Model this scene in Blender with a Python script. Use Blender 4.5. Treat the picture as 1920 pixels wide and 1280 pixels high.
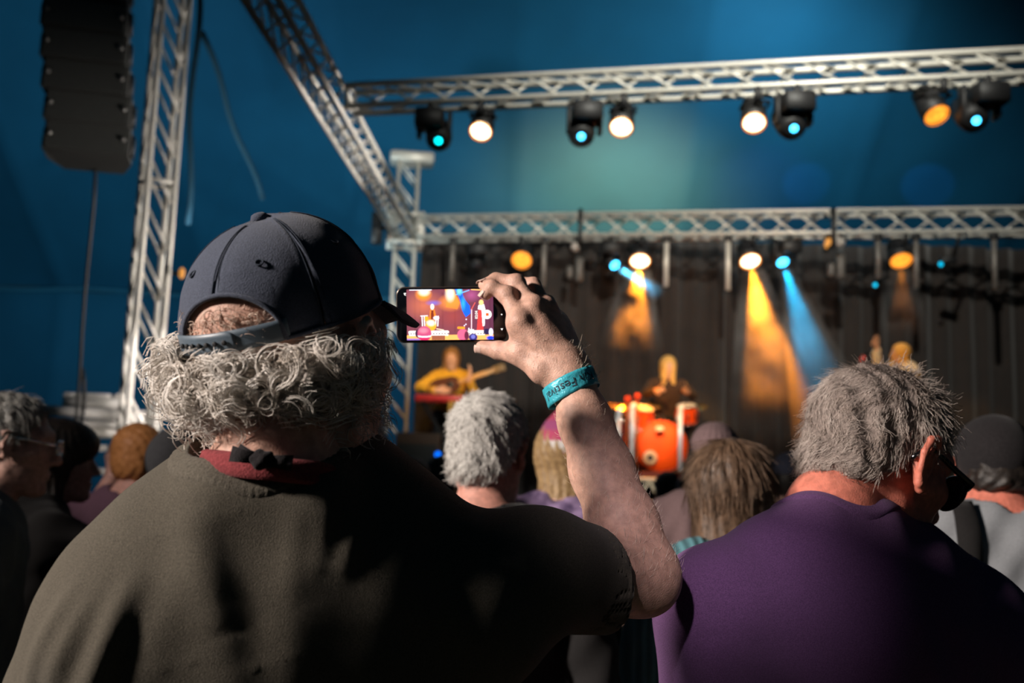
import bpy, math, random
import numpy as np
from mathutils import Vector, Matrix

# ------------------------------------------------------------------ scene, camera, world, lights
sc = bpy.context.scene
for _o in list(bpy.data.objects):
    bpy.data.objects.remove(_o)
col = sc.collection
RNG = np.random.default_rng(7)

CAM = np.array([0.0, 0.0, 1.55])
FPX = 35.0 / 36.0 * 1920.0
PITCH = math.radians(7.35)
ROLL = math.radians(2.0)
_F = np.array([0, math.cos(PITCH), math.sin(PITCH)])
_U0 = np.array([0, -math.sin(PITCH), math.cos(PITCH)])
_R0 = np.array([1.0, 0, 0])
_U = _U0 * math.cos(ROLL) - _R0 * math.sin(ROLL)
_R = _R0 * math.cos(ROLL) + _U0 * math.sin(ROLL)


def P(px, py, d):
    """world point seen at photo pixel (px, py) at depth d metres along the view axis"""
    return CAM + d * (_F + (px - 960.0) / FPX * _R - (py - 640.0) / FPX * _U)


def Pz(px, py, z):
    v = _F + (px - 960.0) / FPX * _R - (py - 640.0) / FPX * _U
    return CAM + v * ((z - CAM[2]) / v[2])


camd = bpy.data.cameras.new('camera')
camo = bpy.data.objects.new('camera', camd)
col.objects.link(camo)
M = Matrix.Identity(4)
for i in range(3):
    M[i][0] = _R[i]; M[i][1] = _U[i]; M[i][2] = -_F[i]; M[i][3] = CAM[i]
camo.matrix_world = M
camd.lens = 35.0
camd.sensor_width = 36.0
camd.clip_start = 0.05
camd.clip_end = 200
camd.dof.use_dof = True
camd.dof.focus_distance = 1.12
camd.dof.aperture_fstop = 4.8
sc.camera = camo

sc.view_settings.view_transform = 'Standard'
sc.view_settings.look = 'None'
sc.view_settings.exposure = 0.0
sc.view_settings.gamma = 1.0
sc.view_settings.use_curve_mapping = False
sc.cycles.volume_bounces = 0
sc.cycles.max_bounces = 6
sc.cycles.use_denoising = True
sc.cycles.sample_clamp_indirect = 4.0

world = bpy.data.worlds.new('world')
sc.world = world
world.use_nodes = True
world.node_tree.nodes['Background'].inputs[0].default_value = (0.25, 0.62, 0.9, 1)
world.node_tree.nodes['Background'].inputs[1].default_value = 0.02


def spot(name, loc, target, power, color, angle, blend=0.4, radius=0.1):
    l = bpy.data.lights.new(name, 'SPOT')
    l.energy = power; l.color = color; l.spot_size = math.radians(angle)
    l.spot_blend = blend; l.shadow_soft_size = radius
    o = bpy.data.objects.new(name, l)
    col.objects.link(o)
    o.location = tuple(loc)
    d = Vector(tuple(np.array(target) - np.array(loc)))
    o.rotation_euler = d.to_track_quat('-Z', 'Y').to_euler()
    return o


# flood lamp standing left of the crowd, a little behind it
KEY_AZ, KEY_EL, KEY_D = math.radians(21), math.radians(22), 7.0
_kt = P(620, 900, 1.0)
_kp = _kt + KEY_D * np.array([-math.cos(KEY_AZ) * math.cos(KEY_EL), -math.sin(KEY_AZ) * math.cos(KEY_EL), math.sin(KEY_EL)])
spot('flood_light', _kp, _kt, 4100, (1.0, 0.89, 0.81), 40, 0.5, 0.42)
# added narrow spot high behind the crowd that brightens the man in purple
_pt = P(1365, 1070, 1.26)
_pp = _pt + 6.0 * np.array([-math.cos(math.radians(68)) * math.cos(math.radians(30)), -math.sin(math.radians(68)) * math.cos(math.radians(30)), math.sin(math.radians(30))])
spot('purple_tee_fill', _pp, _pt, 1250, (0.98, 0.84, 0.90), 3.2, 0.9, 0.08)
spot('mauve_top_fill', (-2.5, -1.0, 4.5), P(235, 900, 3.7), 520, (1.0, 0.80, 0.78), 6.0, 0.7, 0.08)  # added spot that picks out the ginger-haired person in mauve
spot('wing_fill', P(430, 690, 7.4), P(180, 775, 9.4), 190, (1.0, 0.90, 0.87), 50, 0.6, 0.08)  # added spot that brightens the rails of the side platform
# added spots behind the rigging, without fixtures, that brighten the canvas
spot('canvas_fill', (-3.2, 10.6, 3.0), (-5.2, 17.0, 7.5), 430, (0.75, 0.95, 1.0), 150, 0.9, 0.4)
spot('canvas_fill', (3.6, 11.2, 6.4), (2.5, 17.0, 7.0), 240, (0.75, 0.95, 1.0), 150, 0.9, 0.4)
# added spot, no fixture there, that brightens the trusses over the stage
spot('truss_fill', (1.2, 2.6, 6.8), (2.2, 11.0, 4.7), 2500, (1.0, 0.97, 0.86), 62, 0.8, 0.12)
# upward lamp behind the rear truss that makes the pale pool on the canvas
spot('pool_light', P(1190, 470, 13.6), P(1145, 385, 15.5), 1700, (1.0, 0.27, 0.10), 115, 1.0, 0.15)
# added spots without fixtures that brighten the two towers
spot('tower_fill', (0.9, 9.9, 3.6), P(285, 300, 8.6), 520, (1.0, 0.93, 0.86), 62, 0.7, 0.1)
spot('tower_fill', (0.9, 5.6, 1.9), P(270, 500, 8.6), 620, (1.0, 0.91, 0.84), 50, 0.7, 0.1)
spot('tower_fill', (0.6, 6.4, 3.6), P(770, 520, 12.4), 420, (1.0, 0.92, 0.82), 48, 0.6, 0.1)
# moving-head beams that touch the canvas above the rear truss
spot('blue_beam', P(1500, 400, 13.2), P(1512, 335, 15.6), 45, (0.0, 0.45, 1.0), 18, 0.3, 0.03)
spot('blue_beam', P(1700, 400, 13.2), P(1740, 340, 15.6), 45, (0.0, 0.45, 1.0), 18, 0.3, 0.03)
spot('violet_beam', P(1430, 400, 13.2), P(1425, 345, 15.6), 40, (0.85, 0.25, 0.75), 46, 0.9, 0.05)

# ------------------------------------------------------------------ materials
_mats = {}


def nt_new(name):
    m = bpy.data.materials.new(name)
    m.use_nodes = True
    nt = m.node_tree
    b = nt.nodes['Principled BSDF']
    return m, nt, b


def mat(name, color, rough=0.6, metal=0.0, var=0.12, nscale=40.0, bump=0.0, bscale=None, spec=0.5, sheen=0.0, sss=0.0, color2=None, emit=None, estr=0.0, detail=4.0):
    """procedural principled material: noise varies the colour, another noise gives fine relief"""
    if name in _mats:
        return _mats[name]
    m, nt, b = nt_new(name)
    N, L = nt.nodes, nt.links
    tc = N.new('ShaderNodeTexCoord')
    nz = N.new('ShaderNodeTexNoise')
    nz.inputs['Scale'].default_value = nscale
    nz.inputs['Detail'].default_value = detail
    L.new(tc.outputs['Object'], nz.inputs['Vector'])
    rp = N.new('ShaderNodeValToRGB')
    c = np.array(color, float)
    c2 = np.array(color2, float) if color2 is not None else c * (1 + var)
    c1 = c if color2 is not None else c * (1 - var)
    rp.color_ramp.elements[0].position = 0.32
    rp.color_ramp.elements[1].position = 0.68
    rp.color_ramp.elements[0].color = (*np.clip(c1, 0, 1), 1)
    rp.color_ramp.elements[1].color = (*np.clip(c2, 0, 1), 1)
    L.new(nz.outputs['Fac'], rp.inputs['Fac'])
    L.new(rp.outputs['Color'], b.inputs['Base Color'])
    b.inputs['Roughness'].default_value = rough
    b.inputs['Metallic'].default_value = metal
    b.inputs['Specular IOR Level'].default_value = spec
    if sheen:
        b.inputs['Sheen Weight'].default_value = sheen
        b.inputs['Sheen Roughness'].default_value = 0.5
    if sss:
        b.inputs['Subsurface Weight'].default_value = sss
        b.inputs['Subsurface Radius'].default_value = (0.012, 0.005, 0.003)
        b.inputs['Subsurface Scale'].default_value = 0.6
    if bump:
        n2 = N.new('ShaderNodeTexNoise')
        n2.inputs['Scale'].default_value = bscale or nscale * 4
        n2.inputs['Detail'].default_value = 3
        L.new(tc.outputs['Object'], n2.inputs['Vector'])
        bp = N.new('ShaderNodeBump')
        bp.inputs['Strength'].default_value = bump
        bp.inputs['Distance'].default_value = 0.002
        L.new(n2.outputs['Fac'], bp.inputs['Height'])
        L.new(bp.outputs['Normal'], b.inputs['Normal'])
    if emit is not None:
        b.inputs['Emission Color'].default_value = (*emit, 1)
        b.inputs['Emission Strength'].default_value = estr
    _mats[name] = m
    return m


def mat_attr(name, rough=0.6, emit=0.0, spec=0.5):
    """material that reads the flat print stored in the colour attribute 'print'"""
    if name in _mats:
        return _mats[name]
    m, nt, b = nt_new(name)
    at = nt.nodes.new('ShaderNodeAttribute')
    at.attribute_name = 'print'
    b.inputs['Roughness'].default_value = rough
    b.inputs['Specular IOR Level'].default_value = spec
    if emit:
        b.inputs['Base Color'].default_value = (0.01, 0.01, 0.01, 1)
        nt.links.new(at.outputs['Color'], b.inputs['Emission Color'])
        b.inputs['Emission Strength'].default_value = emit
    else:
        nt.links.new(at.outputs['Color'], b.inputs['Base Color'])
    _mats[name] = m
    return m


def glow(name, color, strength):
    if name in _mats:
        return _mats[name]
    m, nt, b = nt_new(name)
    N, L = nt.nodes, nt.links
    tc = N.new('ShaderNodeTexCoord')
    vo = N.new('ShaderNodeTexVoronoi')
    vo.inputs['Scale'].default_value = 26
    L.new(tc.outputs['Object'], vo.inputs['Vector'])
    rp = N.new('ShaderNodeValToRGB')
    rp.color_ramp.elements[0].position = 0.1
    rp.color_ramp.elements[1].position = 0.75
    rp.color_ramp.elements[0].color = (*color, 1)
    rp.color_ramp.elements[1].color = (*(np.array(color) * 0.6), 1)
    L.new(vo.outputs['Distance'], rp.inputs['Fac'])
    b.inputs['Base Color'].default_value = (*(np.array(color) * 0.3), 1)
    L.new(rp.outputs['Color'], b.inputs['Emission Color'])
    b.inputs['Emission Strength'].default_value = strength
    _mats[name] = m
    return m


# ------------------------------------------------------------------ object helpers
ORIGIN = {}


def tag(o, label=None, cat=None, group=None, kind=None):
    if label: o['label'] = label
    if cat: o['category'] = cat
    if group: o['group'] = group
    if kind: o['kind'] = kind
    return o


def empty(name, loc, label=None, cat=None, group=None, kind=None, parent=None):
    o = bpy.data.objects.new(name, None)
    col.objects.link(o)
    o.empty_display_size = 0.1
    o.location = tuple(loc)
    ORIGIN[o.name] = np.array(loc, float)
    return tag(o, label, cat, group, kind)


def obj(name, geo, material, parent=None, smooth=True, kind=None, label=None, origin=None):
    """ONE mesh object from (verts in world space, faces)"""
    v, f = geo
    v = np.asarray(v, float).reshape(-1, 3)
    org = ORIGIN[parent.name] if parent is not None else (np.array(origin, float) if origin is not None else np.zeros(3))
    me = bpy.data.meshes.new(name)
    if isinstance(f, np.ndarray):
        me.vertices.add(len(v))
        me.vertices.foreach_set('co', (v - org).astype(np.float32).ravel())
        me.loops.add(f.size)
        me.loops.foreach_set('vertex_index', f.astype(np.int32).ravel())
        me.polygons.add(len(f))
        me.polygons.foreach_set('loop_start', np.arange(0, f.size, f.shape[1], dtype=np.int32))
    else:
        me.from_pydata((v - org).tolist(), [], [tuple(int(i) for i in q) for q in f])
    me.update()
    if smooth:
        me.polygons.foreach_set('use_smooth', np.ones(len(me.polygons), bool))
    me.materials.append(material)
    o = bpy.data.objects.new(name, me)
    col.objects.link(o)
    if parent is not None:
        o.parent = parent
    else:
        o.location = tuple(org)
    ORIGIN[o.name] = org
    return tag(o, label, None, None, kind)


def add_print(o, colors):
    a = o.data.color_attributes.new('print', 'FLOAT_COLOR', 'POINT')
    c = np.ones((len(colors), 4), np.float32)
    c[:, :3] = colors
    a.data.foreach_set('color', c.ravel())


def inst(name, mesh, mtx, parent=None):
    """a further object sharing mesh data; mtx is world space"""
    o = bpy.data.objects.new(name, mesh)
    col.objects.link(o)
    m = np.array(mtx, float)
    if parent is not None:
        o.parent = parent
        m = m.copy(); m[:3, 3] -= ORIGIN[parent.name]
    o.matrix_basis = Matrix(m.tolist())
    return o


def merge(*geos):
    V, F, n = [], [], 0
    for v, f in geos:
        v = np.asarray(v, float).reshape(-1, 3)
        V.append(v)
        F += [tuple(int(i) + n for i in q) for q in f]
        n += len(v)
    return np.concatenate(V), F


def unit(v):
    v = np.asarray(v, float)
    return v / (np.linalg.norm(v) + 1e-12)


def frame(t, ref=(0, 0, 1)):
    t = unit(t)
    r = np.array(ref, float)
    if abs(t @ r) > 0.95:
        r = np.array([1.0, 0, 0])
    a = unit(np.cross(r, t)); b = np.cross(t, a)
    return a, b, t


def tube(a, b, r0, r1=None, n=8, cap=True):
    a = np.array(a, float); b = np.array(b, float)
    r1 = r0 if r1 is None else r1
    x, y, _ = frame(b - a)
    an = np.arange(n) * 2 * math.pi / n
    ring = np.cos(an)[:, None] * x + np.sin(an)[:, None] * y
    v = np.concatenate([a + ring * r0, b + ring * r1])
    f = [(i, (i + 1) % n, n + (i + 1) % n, n + i) for i in range(n)]
    if cap:
        f.append(tuple(range(n))[::-1]); f.append(tuple(range(n, 2 * n)))
    return v, f


def path_tube(pts, r, n=8, closed=False, cap=True):
    pts = np.array(pts, float)
    m = len(pts)
    rr = np.full(m, r) if np.isscalar(r) else np.array(r, float)
    V = []
    nrm = None
    for i in range(m):
        if closed:
            t = unit(pts[(i + 1) % m] - pts[i - 1])
        else:
            t = unit(pts[min(i + 1, m - 1)] - pts[max(i - 1, 0)])
        if nrm is None:
            nrm, _, _ = frame(t)
        nrm = unit(nrm - (nrm @ t) * t)
        bn = np.cross(t, nrm)
        an = np.arange(n) * 2 * math.pi / n
        V.append(pts[i] + rr[i] * (np.cos(an)[:, None] * nrm + np.sin(an)[:, None] * bn))
    F = []
    for i in range(m if closed else m - 1):
        j = (i + 1) % m
        for k in range(n):
            F.append((i * n + k, i * n + (k + 1) % n, j * n + (k + 1) % n, j * n + k))
    if cap and not closed:
        F.append(tuple(range(n))[::-1]); F.append(tuple((m - 1) * n + k for k in range(n)))
    return np.concatenate(V), F


def lathe(prof, n=24, base=(0, 0, 0), axis=(0, 0, 1), ref=(0, 1, 0)):
    """profile [(radius, height)] turned round axis from base"""
    x, y, z = frame(axis, ref)
    base = np.array(base, float)
    an = np.arange(n) * 2 * math.pi / n
    ring = np.cos(an)[:, None] * x + np.sin(an)[:, None] * y
    V = np.concatenate([base + ring * r + z * h for r, h in prof])
    F = []
    for i in range(len(prof) - 1):
        for k in range(n):
            F.append((i * n + k, i * n + (k + 1) % n, (i + 1) * n + (k + 1) % n, (i + 1) * n + k))
    F.append(tuple(range(n))[::-1])
    F.append(tuple((len(prof) - 1) * n + k for k in range(n)))
    return V, F


def box(c, s, x=(1, 0, 0), y=(0, 1, 0), z=(0, 0, 1), bev=0.0):
    c = np.array(c, float); h = np.array(s, float) / 2
    x, y, z = (np.array(q, float) for q in (x, y, z))
    if bev <= 0:
        sg = [(-1, -1, -1), (1, -1, -1), (1, 1, -1), (-1, 1, -1), (-1, -1, 1), (1, -1, 1), (1, 1, 1), (-1, 1, 1)]
        v = np.array([c + a * h[0] * x + b * h[1] * y + d * h[2] * z for a, b, d in sg])
        return v, [(3, 2, 1, 0), (4, 5, 6, 7), (0, 1, 5, 4), (1, 2, 6, 5), (2, 3, 7, 6), (3, 0, 4, 7)]
    # chamfered on the four edges along z and slightly at both ends
    b = min(bev, h.min() * 0.9)
    def ring(dz, ins):
        q = []
        a0, a1 = h[0] - ins, h[1] - ins
        for sx, sy in ((1, 1), (-1, 1), (-1, -1), (1, -1)):
            p = [(a0, a1 - b), (a0 - b, a1)]
            if sx * sy < 0: p = p[::-1]
            for u, w in p:
                q.append(c + sx * u * x + sy * w * y + dz * z)
        return q
    V = ring(-h[2], b * 0.6) + ring(-h[2] + b * 0.6, 0) + ring(h[2] - b * 0.6, 0) + ring(h[2], b * 0.6)
    F = [tuple(range(8))[::-1]]
    for i in range(3):
        for k in range(8):
            F.append((i * 8 + k, i * 8 + (k + 1) % 8, (i + 1) * 8 + (k + 1) % 8, (i + 1) * 8 + k))
    F.append(tuple(range(24, 32)))
    return np.array(V), F


def grid_faces(nu, nv, closed_u=False):
    F = []
    for j in range(nv - 1):
        for i in range(nu if closed_u else nu - 1):
            a = j * nu + i; b = j * nu + (i + 1) % nu
            F.append((a, b, b + nu, a + nu))
    return F


def thicken(geo, t):
    """closed shell of thickness t along the vertex normals of an open sheet"""
    v, f = geo
    v = np.asarray(v, float)
    n = np.zeros_like(v)
    for q in f:
        a = np.cross(v[q[1]] - v[q[0]], v[q[-1]] - v[q[0]])
        for i in q: n[i] += a
    n /= np.linalg.norm(n, axis=1, keepdims=True) + 1e-12
    k = len(v)
    V = np.concatenate([v, v - n * t])
    F = list(f) + [tuple(i + k for i in q[::-1]) for q in f]
    cnt = {}
    for q in f:
        for i in range(len(q)):
            e = (q[i], q[(i + 1) % len(q)])
            cnt[e] = 1
    for a, b in list(cnt):
        if (b, a) not in cnt:
            F.append((b, a, a + k, b + k))
    return V, F


# ------------------------------------------------------------------ signed distance modelling
def smin(a, b, k):
    h = np.maximum(k - np.abs(a - b), 0) / k
    return np.minimum(a, b) - h * h * k * 0.25


def smax(a, b, k):
    return -smin(-a, -b, k)


def s_cone(Q, a, b, ra, rb, n=None, s=1.0):
    a = np.asarray(a, float); b = np.asarray(b, float)
    ab = b - a
    t = np.clip(((Q - a) @ ab) / (ab @ ab + 1e-12), 0, 1)
    d = Q - a - t[:, None] * ab
    d2 = (d * d).sum(1)
    if n is not None:
        c = d @ unit(n)
        d2 = d2 - c * c + (c / s) ** 2
    return (np.sqrt(np.maximum(d2, 1e-12)) - (ra + t * (rb - ra))) * (min(1.0, s) if n is not None else 1.0)


def s_ell(Q, c, r, R=None):
    q = Q - np.asarray(c, float)
    if R is not None:
        q = q @ R                       # columns of R are the ellipsoid's own axes
    r = np.asarray(r, float)
    k0 = np.sqrt(((q / r) ** 2).sum(1)) + 1e-9
    k1 = np.sqrt(((q / (r * r)) ** 2).sum(1)) + 1e-9
    return k0 * (k0 - 1) / k1


def s_chain(Q, pts, rad, k=0.0, n=None, s=1.0):
    d = None
    for i in range(len(pts) - 1):
        e = s_cone(Q, pts[i], pts[i + 1], rad[i], rad[i + 1], n, s)
        d = e if d is None else (smin(d, e, k) if k > 0 else np.minimum(d, e))
    return d


def near(Q, c, R, fn):
    """evaluate fn only within R of c; elsewhere a plain bound"""
    r = np.sqrt(((Q - c) ** 2).sum(1))
    d = r - R * 0.7
    m = r < R
    if m.any():
        d[m] = fn(Q[m])
    return d


def surf(f, lo, hi, h, newton=1):
    """surface-net mesh of f = 0 inside the box lo..hi with cell size h"""
    lo = np.array(lo, float); hi = np.array(hi, float)
    B = 4
    nb = np.ceil((hi - lo) / (h * B)).astype(int)
    n = nb * B + 1
    cc = np.stack(np.meshgrid(*[(np.arange(k) + 0.5) * B * h for k in nb], indexing='ij'), -1).reshape(-1, 3) + lo
    fc = f(cc)
    act = np.abs(fc) < h * B * 1.75 + 0.004
    Fv = np.where(fc < 0, -1.0, 1.0).reshape(nb)
    G = np.ones(n)
    big = np.repeat(np.repeat(np.repeat(Fv, B, 0), B, 1), B, 2)
    G[:-1, :-1, :-1] = big
    mark = np.zeros(n, bool)
    ab = np.argwhere(act.reshape(nb))
    off = np.stack(np.meshgrid(*[np.arange(B + 1)] * 3, indexing='ij'), -1).reshape(-1, 3)
    idx = (ab[:, None, :] * B + off[None]).reshape(-1, 3)
    mark[idx[:, 0], idx[:, 1], idx[:, 2]] = True
    ii = np.argwhere(mark)
    for s in range(0, len(ii), 400000):
        q = ii[s:s + 400000]
        G[q[:, 0], q[:, 1], q[:, 2]] = f(q * h + lo)
    S = G < 0
    c8 = [S[a:n[0] - 1 + a, b:n[1] - 1 + b, c:n[2] - 1 + c] for a in (0, 1) for b in (0, 1) for c in (0, 1)]
    cnt = sum(x.astype(np.int8) for x in c8)
    cells = np.argwhere((cnt > 0) & (cnt < 8))
    if len(cells) == 0:
        return np.zeros((0, 3)), np.zeros((0, 4), int)
    cid = -np.ones(n - 1, int)
    cid[cells[:, 0], cells[:, 1], cells[:, 2]] = np.arange(len(cells))
    acc = np.zeros((len(cells), 3)); num = np.zeros(len(cells))
    cor = np.array([(a, b, c) for a in (0, 1) for b in (0, 1) for c in (0, 1)])
    val = np.stack([G[cells[:, 0] + a, cells[:, 1] + b, cells[:, 2] + c] for a, b, c in cor], 1)
    for i in range(8):
        for j in range(i + 1, 8):
            if np.abs(cor[i] - cor[j]).sum() != 1: continue
            m = (val[:, i] < 0) != (val[:, j] < 0)
            t = val[m, i] / (val[m, i] - val[m, j])
            acc[m] += cor[i] + t[:, None] * (cor[j] - cor[i])
            num[m] += 1
    V = (cells + acc / num[:, None]) * h + lo
    Fs = []
    for ax in range(3):
        sl0 = [slice(None)] * 3; sl1 = [slice(None)] * 3
        sl0[ax] = slice(0, -1); sl1[ax] = slice(1, None)
        d = S[tuple(sl0)] != S[tuple(sl1)]
        e = np.argwhere(d)
        o1, o2 = [a for a in range(3) if a != ax]
        e = e[(e[:, o1] > 0) & (e[:, o2] > 0) & (e[:, o1] < n[o1] - 1) & (e[:, o2] < n[o2] - 1)]
        if len(e) == 0: continue
        inside = S[e[:, 0], e[:, 1], e[:, 2]]
        def cell(da, db):
            q = e.copy(); q[:, o1] += da; q[:, o2] += db
            return cid[q[:, 0], q[:, 1], q[:, 2]]
        Q = np.stack([cell(-1, -1), cell(0, -1), cell(0, 0), cell(-1, 0)], 1)
        flip = inside if ax != 1 else ~inside
        Q[~flip] = Q[~flip][:, ::-1]
        Fs.append(Q)
    Fq = np.concatenate(Fs)
    Fq = Fq[(Fq >= 0).all(1)]
    for _ in range(newton):
        e = h * 0.5
        f0 = f(V)
        g = np.stack([f(V + np.eye(3)[k] * e) - f0 for k in range(3)], 1) / e
        st = (f0 / ((g * g).sum(1) + 1e-9))[:, None] * g
        ln = np.linalg.norm(st, axis=1, keepdims=True)
        V = V - st * np.minimum(1, h * 0.6 / (ln + 1e-12))
    return V, Fq


def vnormals(v, f):
    f = np.asarray(f)
    a = np.cross(v[f[:, 2]] - v[f[:, 0]], v[f[:, 3]] - v[f[:, 1]])
    n = np.zeros_like(v)
    for k in range(4):
        np.add.at(n, f[:, k], a)
    return n / (np.linalg.norm(n, axis=1, keepdims=True) + 1e-12)


def sample_surface(v, f, mask, count, rng):
    """random points and normals on the quads whose centre passes mask(points)"""
    f = np.asarray(f)
    c = v[f].mean(1)
    ok = mask(c)
    fq = f[ok]
    if len(fq) == 0:
        return np.zeros((0, 3)), np.zeros((0, 3))
    ar = np.linalg.norm(np.cross(v[fq[:, 2]] - v[fq[:, 0]], v[fq[:, 3]] - v[fq[:, 1]]), axis=1)
    pick = rng.choice(len(fq), count, p=ar / ar.sum())
    q = v[fq[pick]]
    a, b = rng.random((2, count, 1))
    p = (q[:, 0] * (1 - a) + q[:, 1] * a) * (1 - b) + (q[:, 3] * (1 - a) + q[:, 2] * a) * b
    vn = vnormals(v, f)
    return p, vn[fq[pick]].mean(1) / (np.linalg.norm(vn[fq[pick]].mean(1), axis=1, keepdims=True) + 1e-9)


def strands(lines, r0, r1, sides=3):
    """tubes along many polylines: lines (N, S, 3)"""
    N, S, _ = lines.shape
    T = np.gradient(lines, axis=1)
    T /= np.linalg.norm(T, axis=2, keepdims=True) + 1e-12
    ref = np.tile(np.array([0.3, 0.5, 0.81]), (N, 1))
    nr = np.cross(T[:, 0], ref)
    nr /= np.linalg.norm(nr, axis=1, keepdims=True) + 1e-9
    rad = np.linspace(r0, r1, S) if np.isscalar(r0) else np.asarray(r0)
    V = np.zeros((N, S, sides, 3))
    for s in range(S):
        t = T[:, s]
        nr = nr - (nr * t).sum(1, keepdims=True) * t
        nr /= np.linalg.norm(nr, axis=1, keepdims=True) + 1e-9
        bn = np.cross(t, nr)
        for k in range(sides):
            a = 2 * math.pi * k / sides
            V[:, s, k] = lines[:, s] + rad[s] * (math.cos(a) * nr + math.sin(a) * bn)
    base = (np.arange(N) * S * sides)[:, None, None]
    s_ = (np.arange(S - 1) * sides)[None, :, None]
    k_ = np.arange(sides)[None, None, :]
    k2 = (np.arange(sides) + 1) % sides
    k2 = k2[None, None, :]
    Q = np.stack(np.broadcast_arrays(base + s_ + k_, base + s_ + k2, base + s_ + sides + k2, base + s_ + sides + k_), -1)
    return V.reshape(-1, 3), Q.reshape(-1, 4)


def rotz(a):
    c, s = math.cos(a), math.sin(a)
    return np.array([[c, -s, 0], [s, c, 0], [0, 0, 1.0]])


def rotx(a):
    c, s = math.cos(a), math.sin(a)
    return np.array([[1.0, 0, 0], [0, c, -s], [0, s, c]])


def roty(a):
    c, s = math.cos(a), math.sin(a)
    return np.array([[c, 0, s], [0, 1.0, 0], [-s, 0, c]])

# ------------------------------------------------------------------ shared materials
M_ALU = mat('brushed_aluminium', (0.62, 0.60, 0.54), 0.42, 0.25, 0.1, 60, 0.1)
M_BLACK = mat('matt_black_metal', (0.016, 0.016, 0.017), 0.5, 0.2, 0.2, 50, 0.1)
M_BLACKW = mat('black_painted_wood', (0.035, 0.036, 0.034), 0.75, 0, 0.3, 90, 0.4)
M_CHROME = mat('chrome', (0.75, 0.75, 0.76), 0.12, 1.0, 0.03, 30)
M_CABLE = mat('dark_rubber_cable', (0.02, 0.02, 0.02), 0.6)

# ------------------------------------------------------------------ the setting
xs = np.linspace(-26, 26, 40); ys = np.linspace(-8, 19, 30)
gx, gy = np.meshgrid(xs, ys)
gz = 0.012 * np.sin(gx * 1.7) * np.cos(gy * 1.3) - 0.012
obj('floor', (np.stack([gx, gy, gz], -1).reshape(-1, 3), grid_faces(40, 30)),
    mat('trodden_grass', (0.035, 0.04, 0.018), 0.95, 0, 0.5, 3.0, 0.8, 60, color2=(0.06, 0.045, 0.028)), kind='structure')

# blue tent: back wall up to a seam, then the roof leaning over the stage
M_CANVAS = mat('blue_tent_canvas', (0.006, 0.105, 0.222), 0.8, 0, 0.06, 1.2, 0.15, 220, spec=0.2)
Y_WALL, Z_EAVE = 17.0, 4.35
PANEL = 2.6


def canvas(u, w):
    """u runs along the wall, w up the wall (m) then up the slope"""
    sag = 0.10 * np.abs(np.sin(math.pi * u / PANEL)) ** 0.7
    seam = 0.014 * np.exp(-((np.mod(u + PANEL / 2, PANEL) - PANEL / 2) / 0.05) ** 2)
    wr = 0.02 * np.sin(u * 2.1 + w * 0.9) + 0.015 * np.sin(u * 3.7 - w * 1.7)
    return sag - seam + wr


u = np.arange(-26, 26.01, 0.13)
w1 = np.linspace(0, Z_EAVE, 22)
U1, W1 = np.meshgrid(u, w1)
obj('wall_back', (np.stack([U1, Y_WALL + canvas(U1, W1) * 0.8, W1], -1).reshape(-1, 3), grid_faces(len(u), len(w1))), M_CANVAS, kind='structure')
SL = math.radians(38)
w2 = np.linspace(0, 19, 60)
U2, W2 = np.meshgrid(u, w2)
off = canvas(U2, W2)
RY = Y_WALL - W2 * math.cos(SL) + off * math.sin(SL)
RZ = Z_EAVE + W2 * math.sin(SL) + off * math.cos(SL)
obj('ceiling', (np.stack([U2, RY, RZ], -1).reshape(-1, 3), grid_faces(len(u), len(w2))), M_CANVAS, kind='structure')
# hem band where roof and wall meet
hb = np.array([[x, Y_WALL - 0.10 + 0.05 * math.sin(x), Z_EAVE + 0.03 * math.sin(x * 2.4)] for x in np.arange(-26, 26, 0.4)])
obj('trim_1', path_tube(hb, 0.05, 6), mat('canvas_hem', (0.006, 0.13, 0.25), 0.8), kind='structure')
for k, (a, b, r) in enumerate([((374, -60, 10.2), (350, 420, 11.0), 0.03), ((378, 60, 11.0), (490, 372, 12.6), 0.035)]):  # one hanging rope and one slanting dark band
    o = obj('canvas_line', path_tube([P(*a) + (P(*b) - P(*a)) * t + np.array([0.03 * math.sin(9 * t), 0, 0]) for t in np.linspace(0, 1, 14)], r, 6),
            mat('dark_line', (0.003, 0.035, 0.06), 0.9))
    tag(o, ['dark rope hanging straight down against blue canvas, right of near tower',
            'dark slanting band against the blue canvas above the cap'][k], 'rope', 'ropes against the canvas')

# stage deck, black skirt
DECK = 1.22
deck = empty('stage_deck', (2.6, 10.6, 0), 'black stage deck with skirted front carrying the band', 'stage')
M_DECK = mat('worn_stage_ply', (0.05, 0.035, 0.025), 0.5, 0, 0.4, 8, 0.3)
SX0, SX1, SY0, SY1 = -2.0, 8.0, 8.6, 13.6
for i in range(5):
    for j in range(3):
        w, d = (SX1 - SX0) / 5, (SY1 - SY0) / 3
        obj('deck_panel', box((SX0 + (i + .5) * w, SY0 + (j + .5) * d, DECK - 0.05), (w - 0.012, d - 0.012, 0.1), bev=0.008), M_DECK, deck, smooth=False)
for i in range(6):
    for y in (SY0 + 0.1, SY1 - 0.1):
        x = SX0 + 0.1 + i * (SX1 - SX0 - 0.2) / 5
        obj('leg', tube((x, y, 0), (x, y, DECK - 0.1), 0.03), M_ALU, deck)
sk = np.linspace(SX0, SX1, 240)
SKV = np.array([[x, SY0 - 0.02 + 0.03 * math.sin(x * 21), z] for z in (0.01, 0.55, DECK - 0.02) for x in sk])
obj('skirt', thicken((SKV, grid_faces(240, 3)), 0.006), mat('black_molton', (0.012, 0.011, 0.011), 0.95, sheen=0.2), deck)

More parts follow.
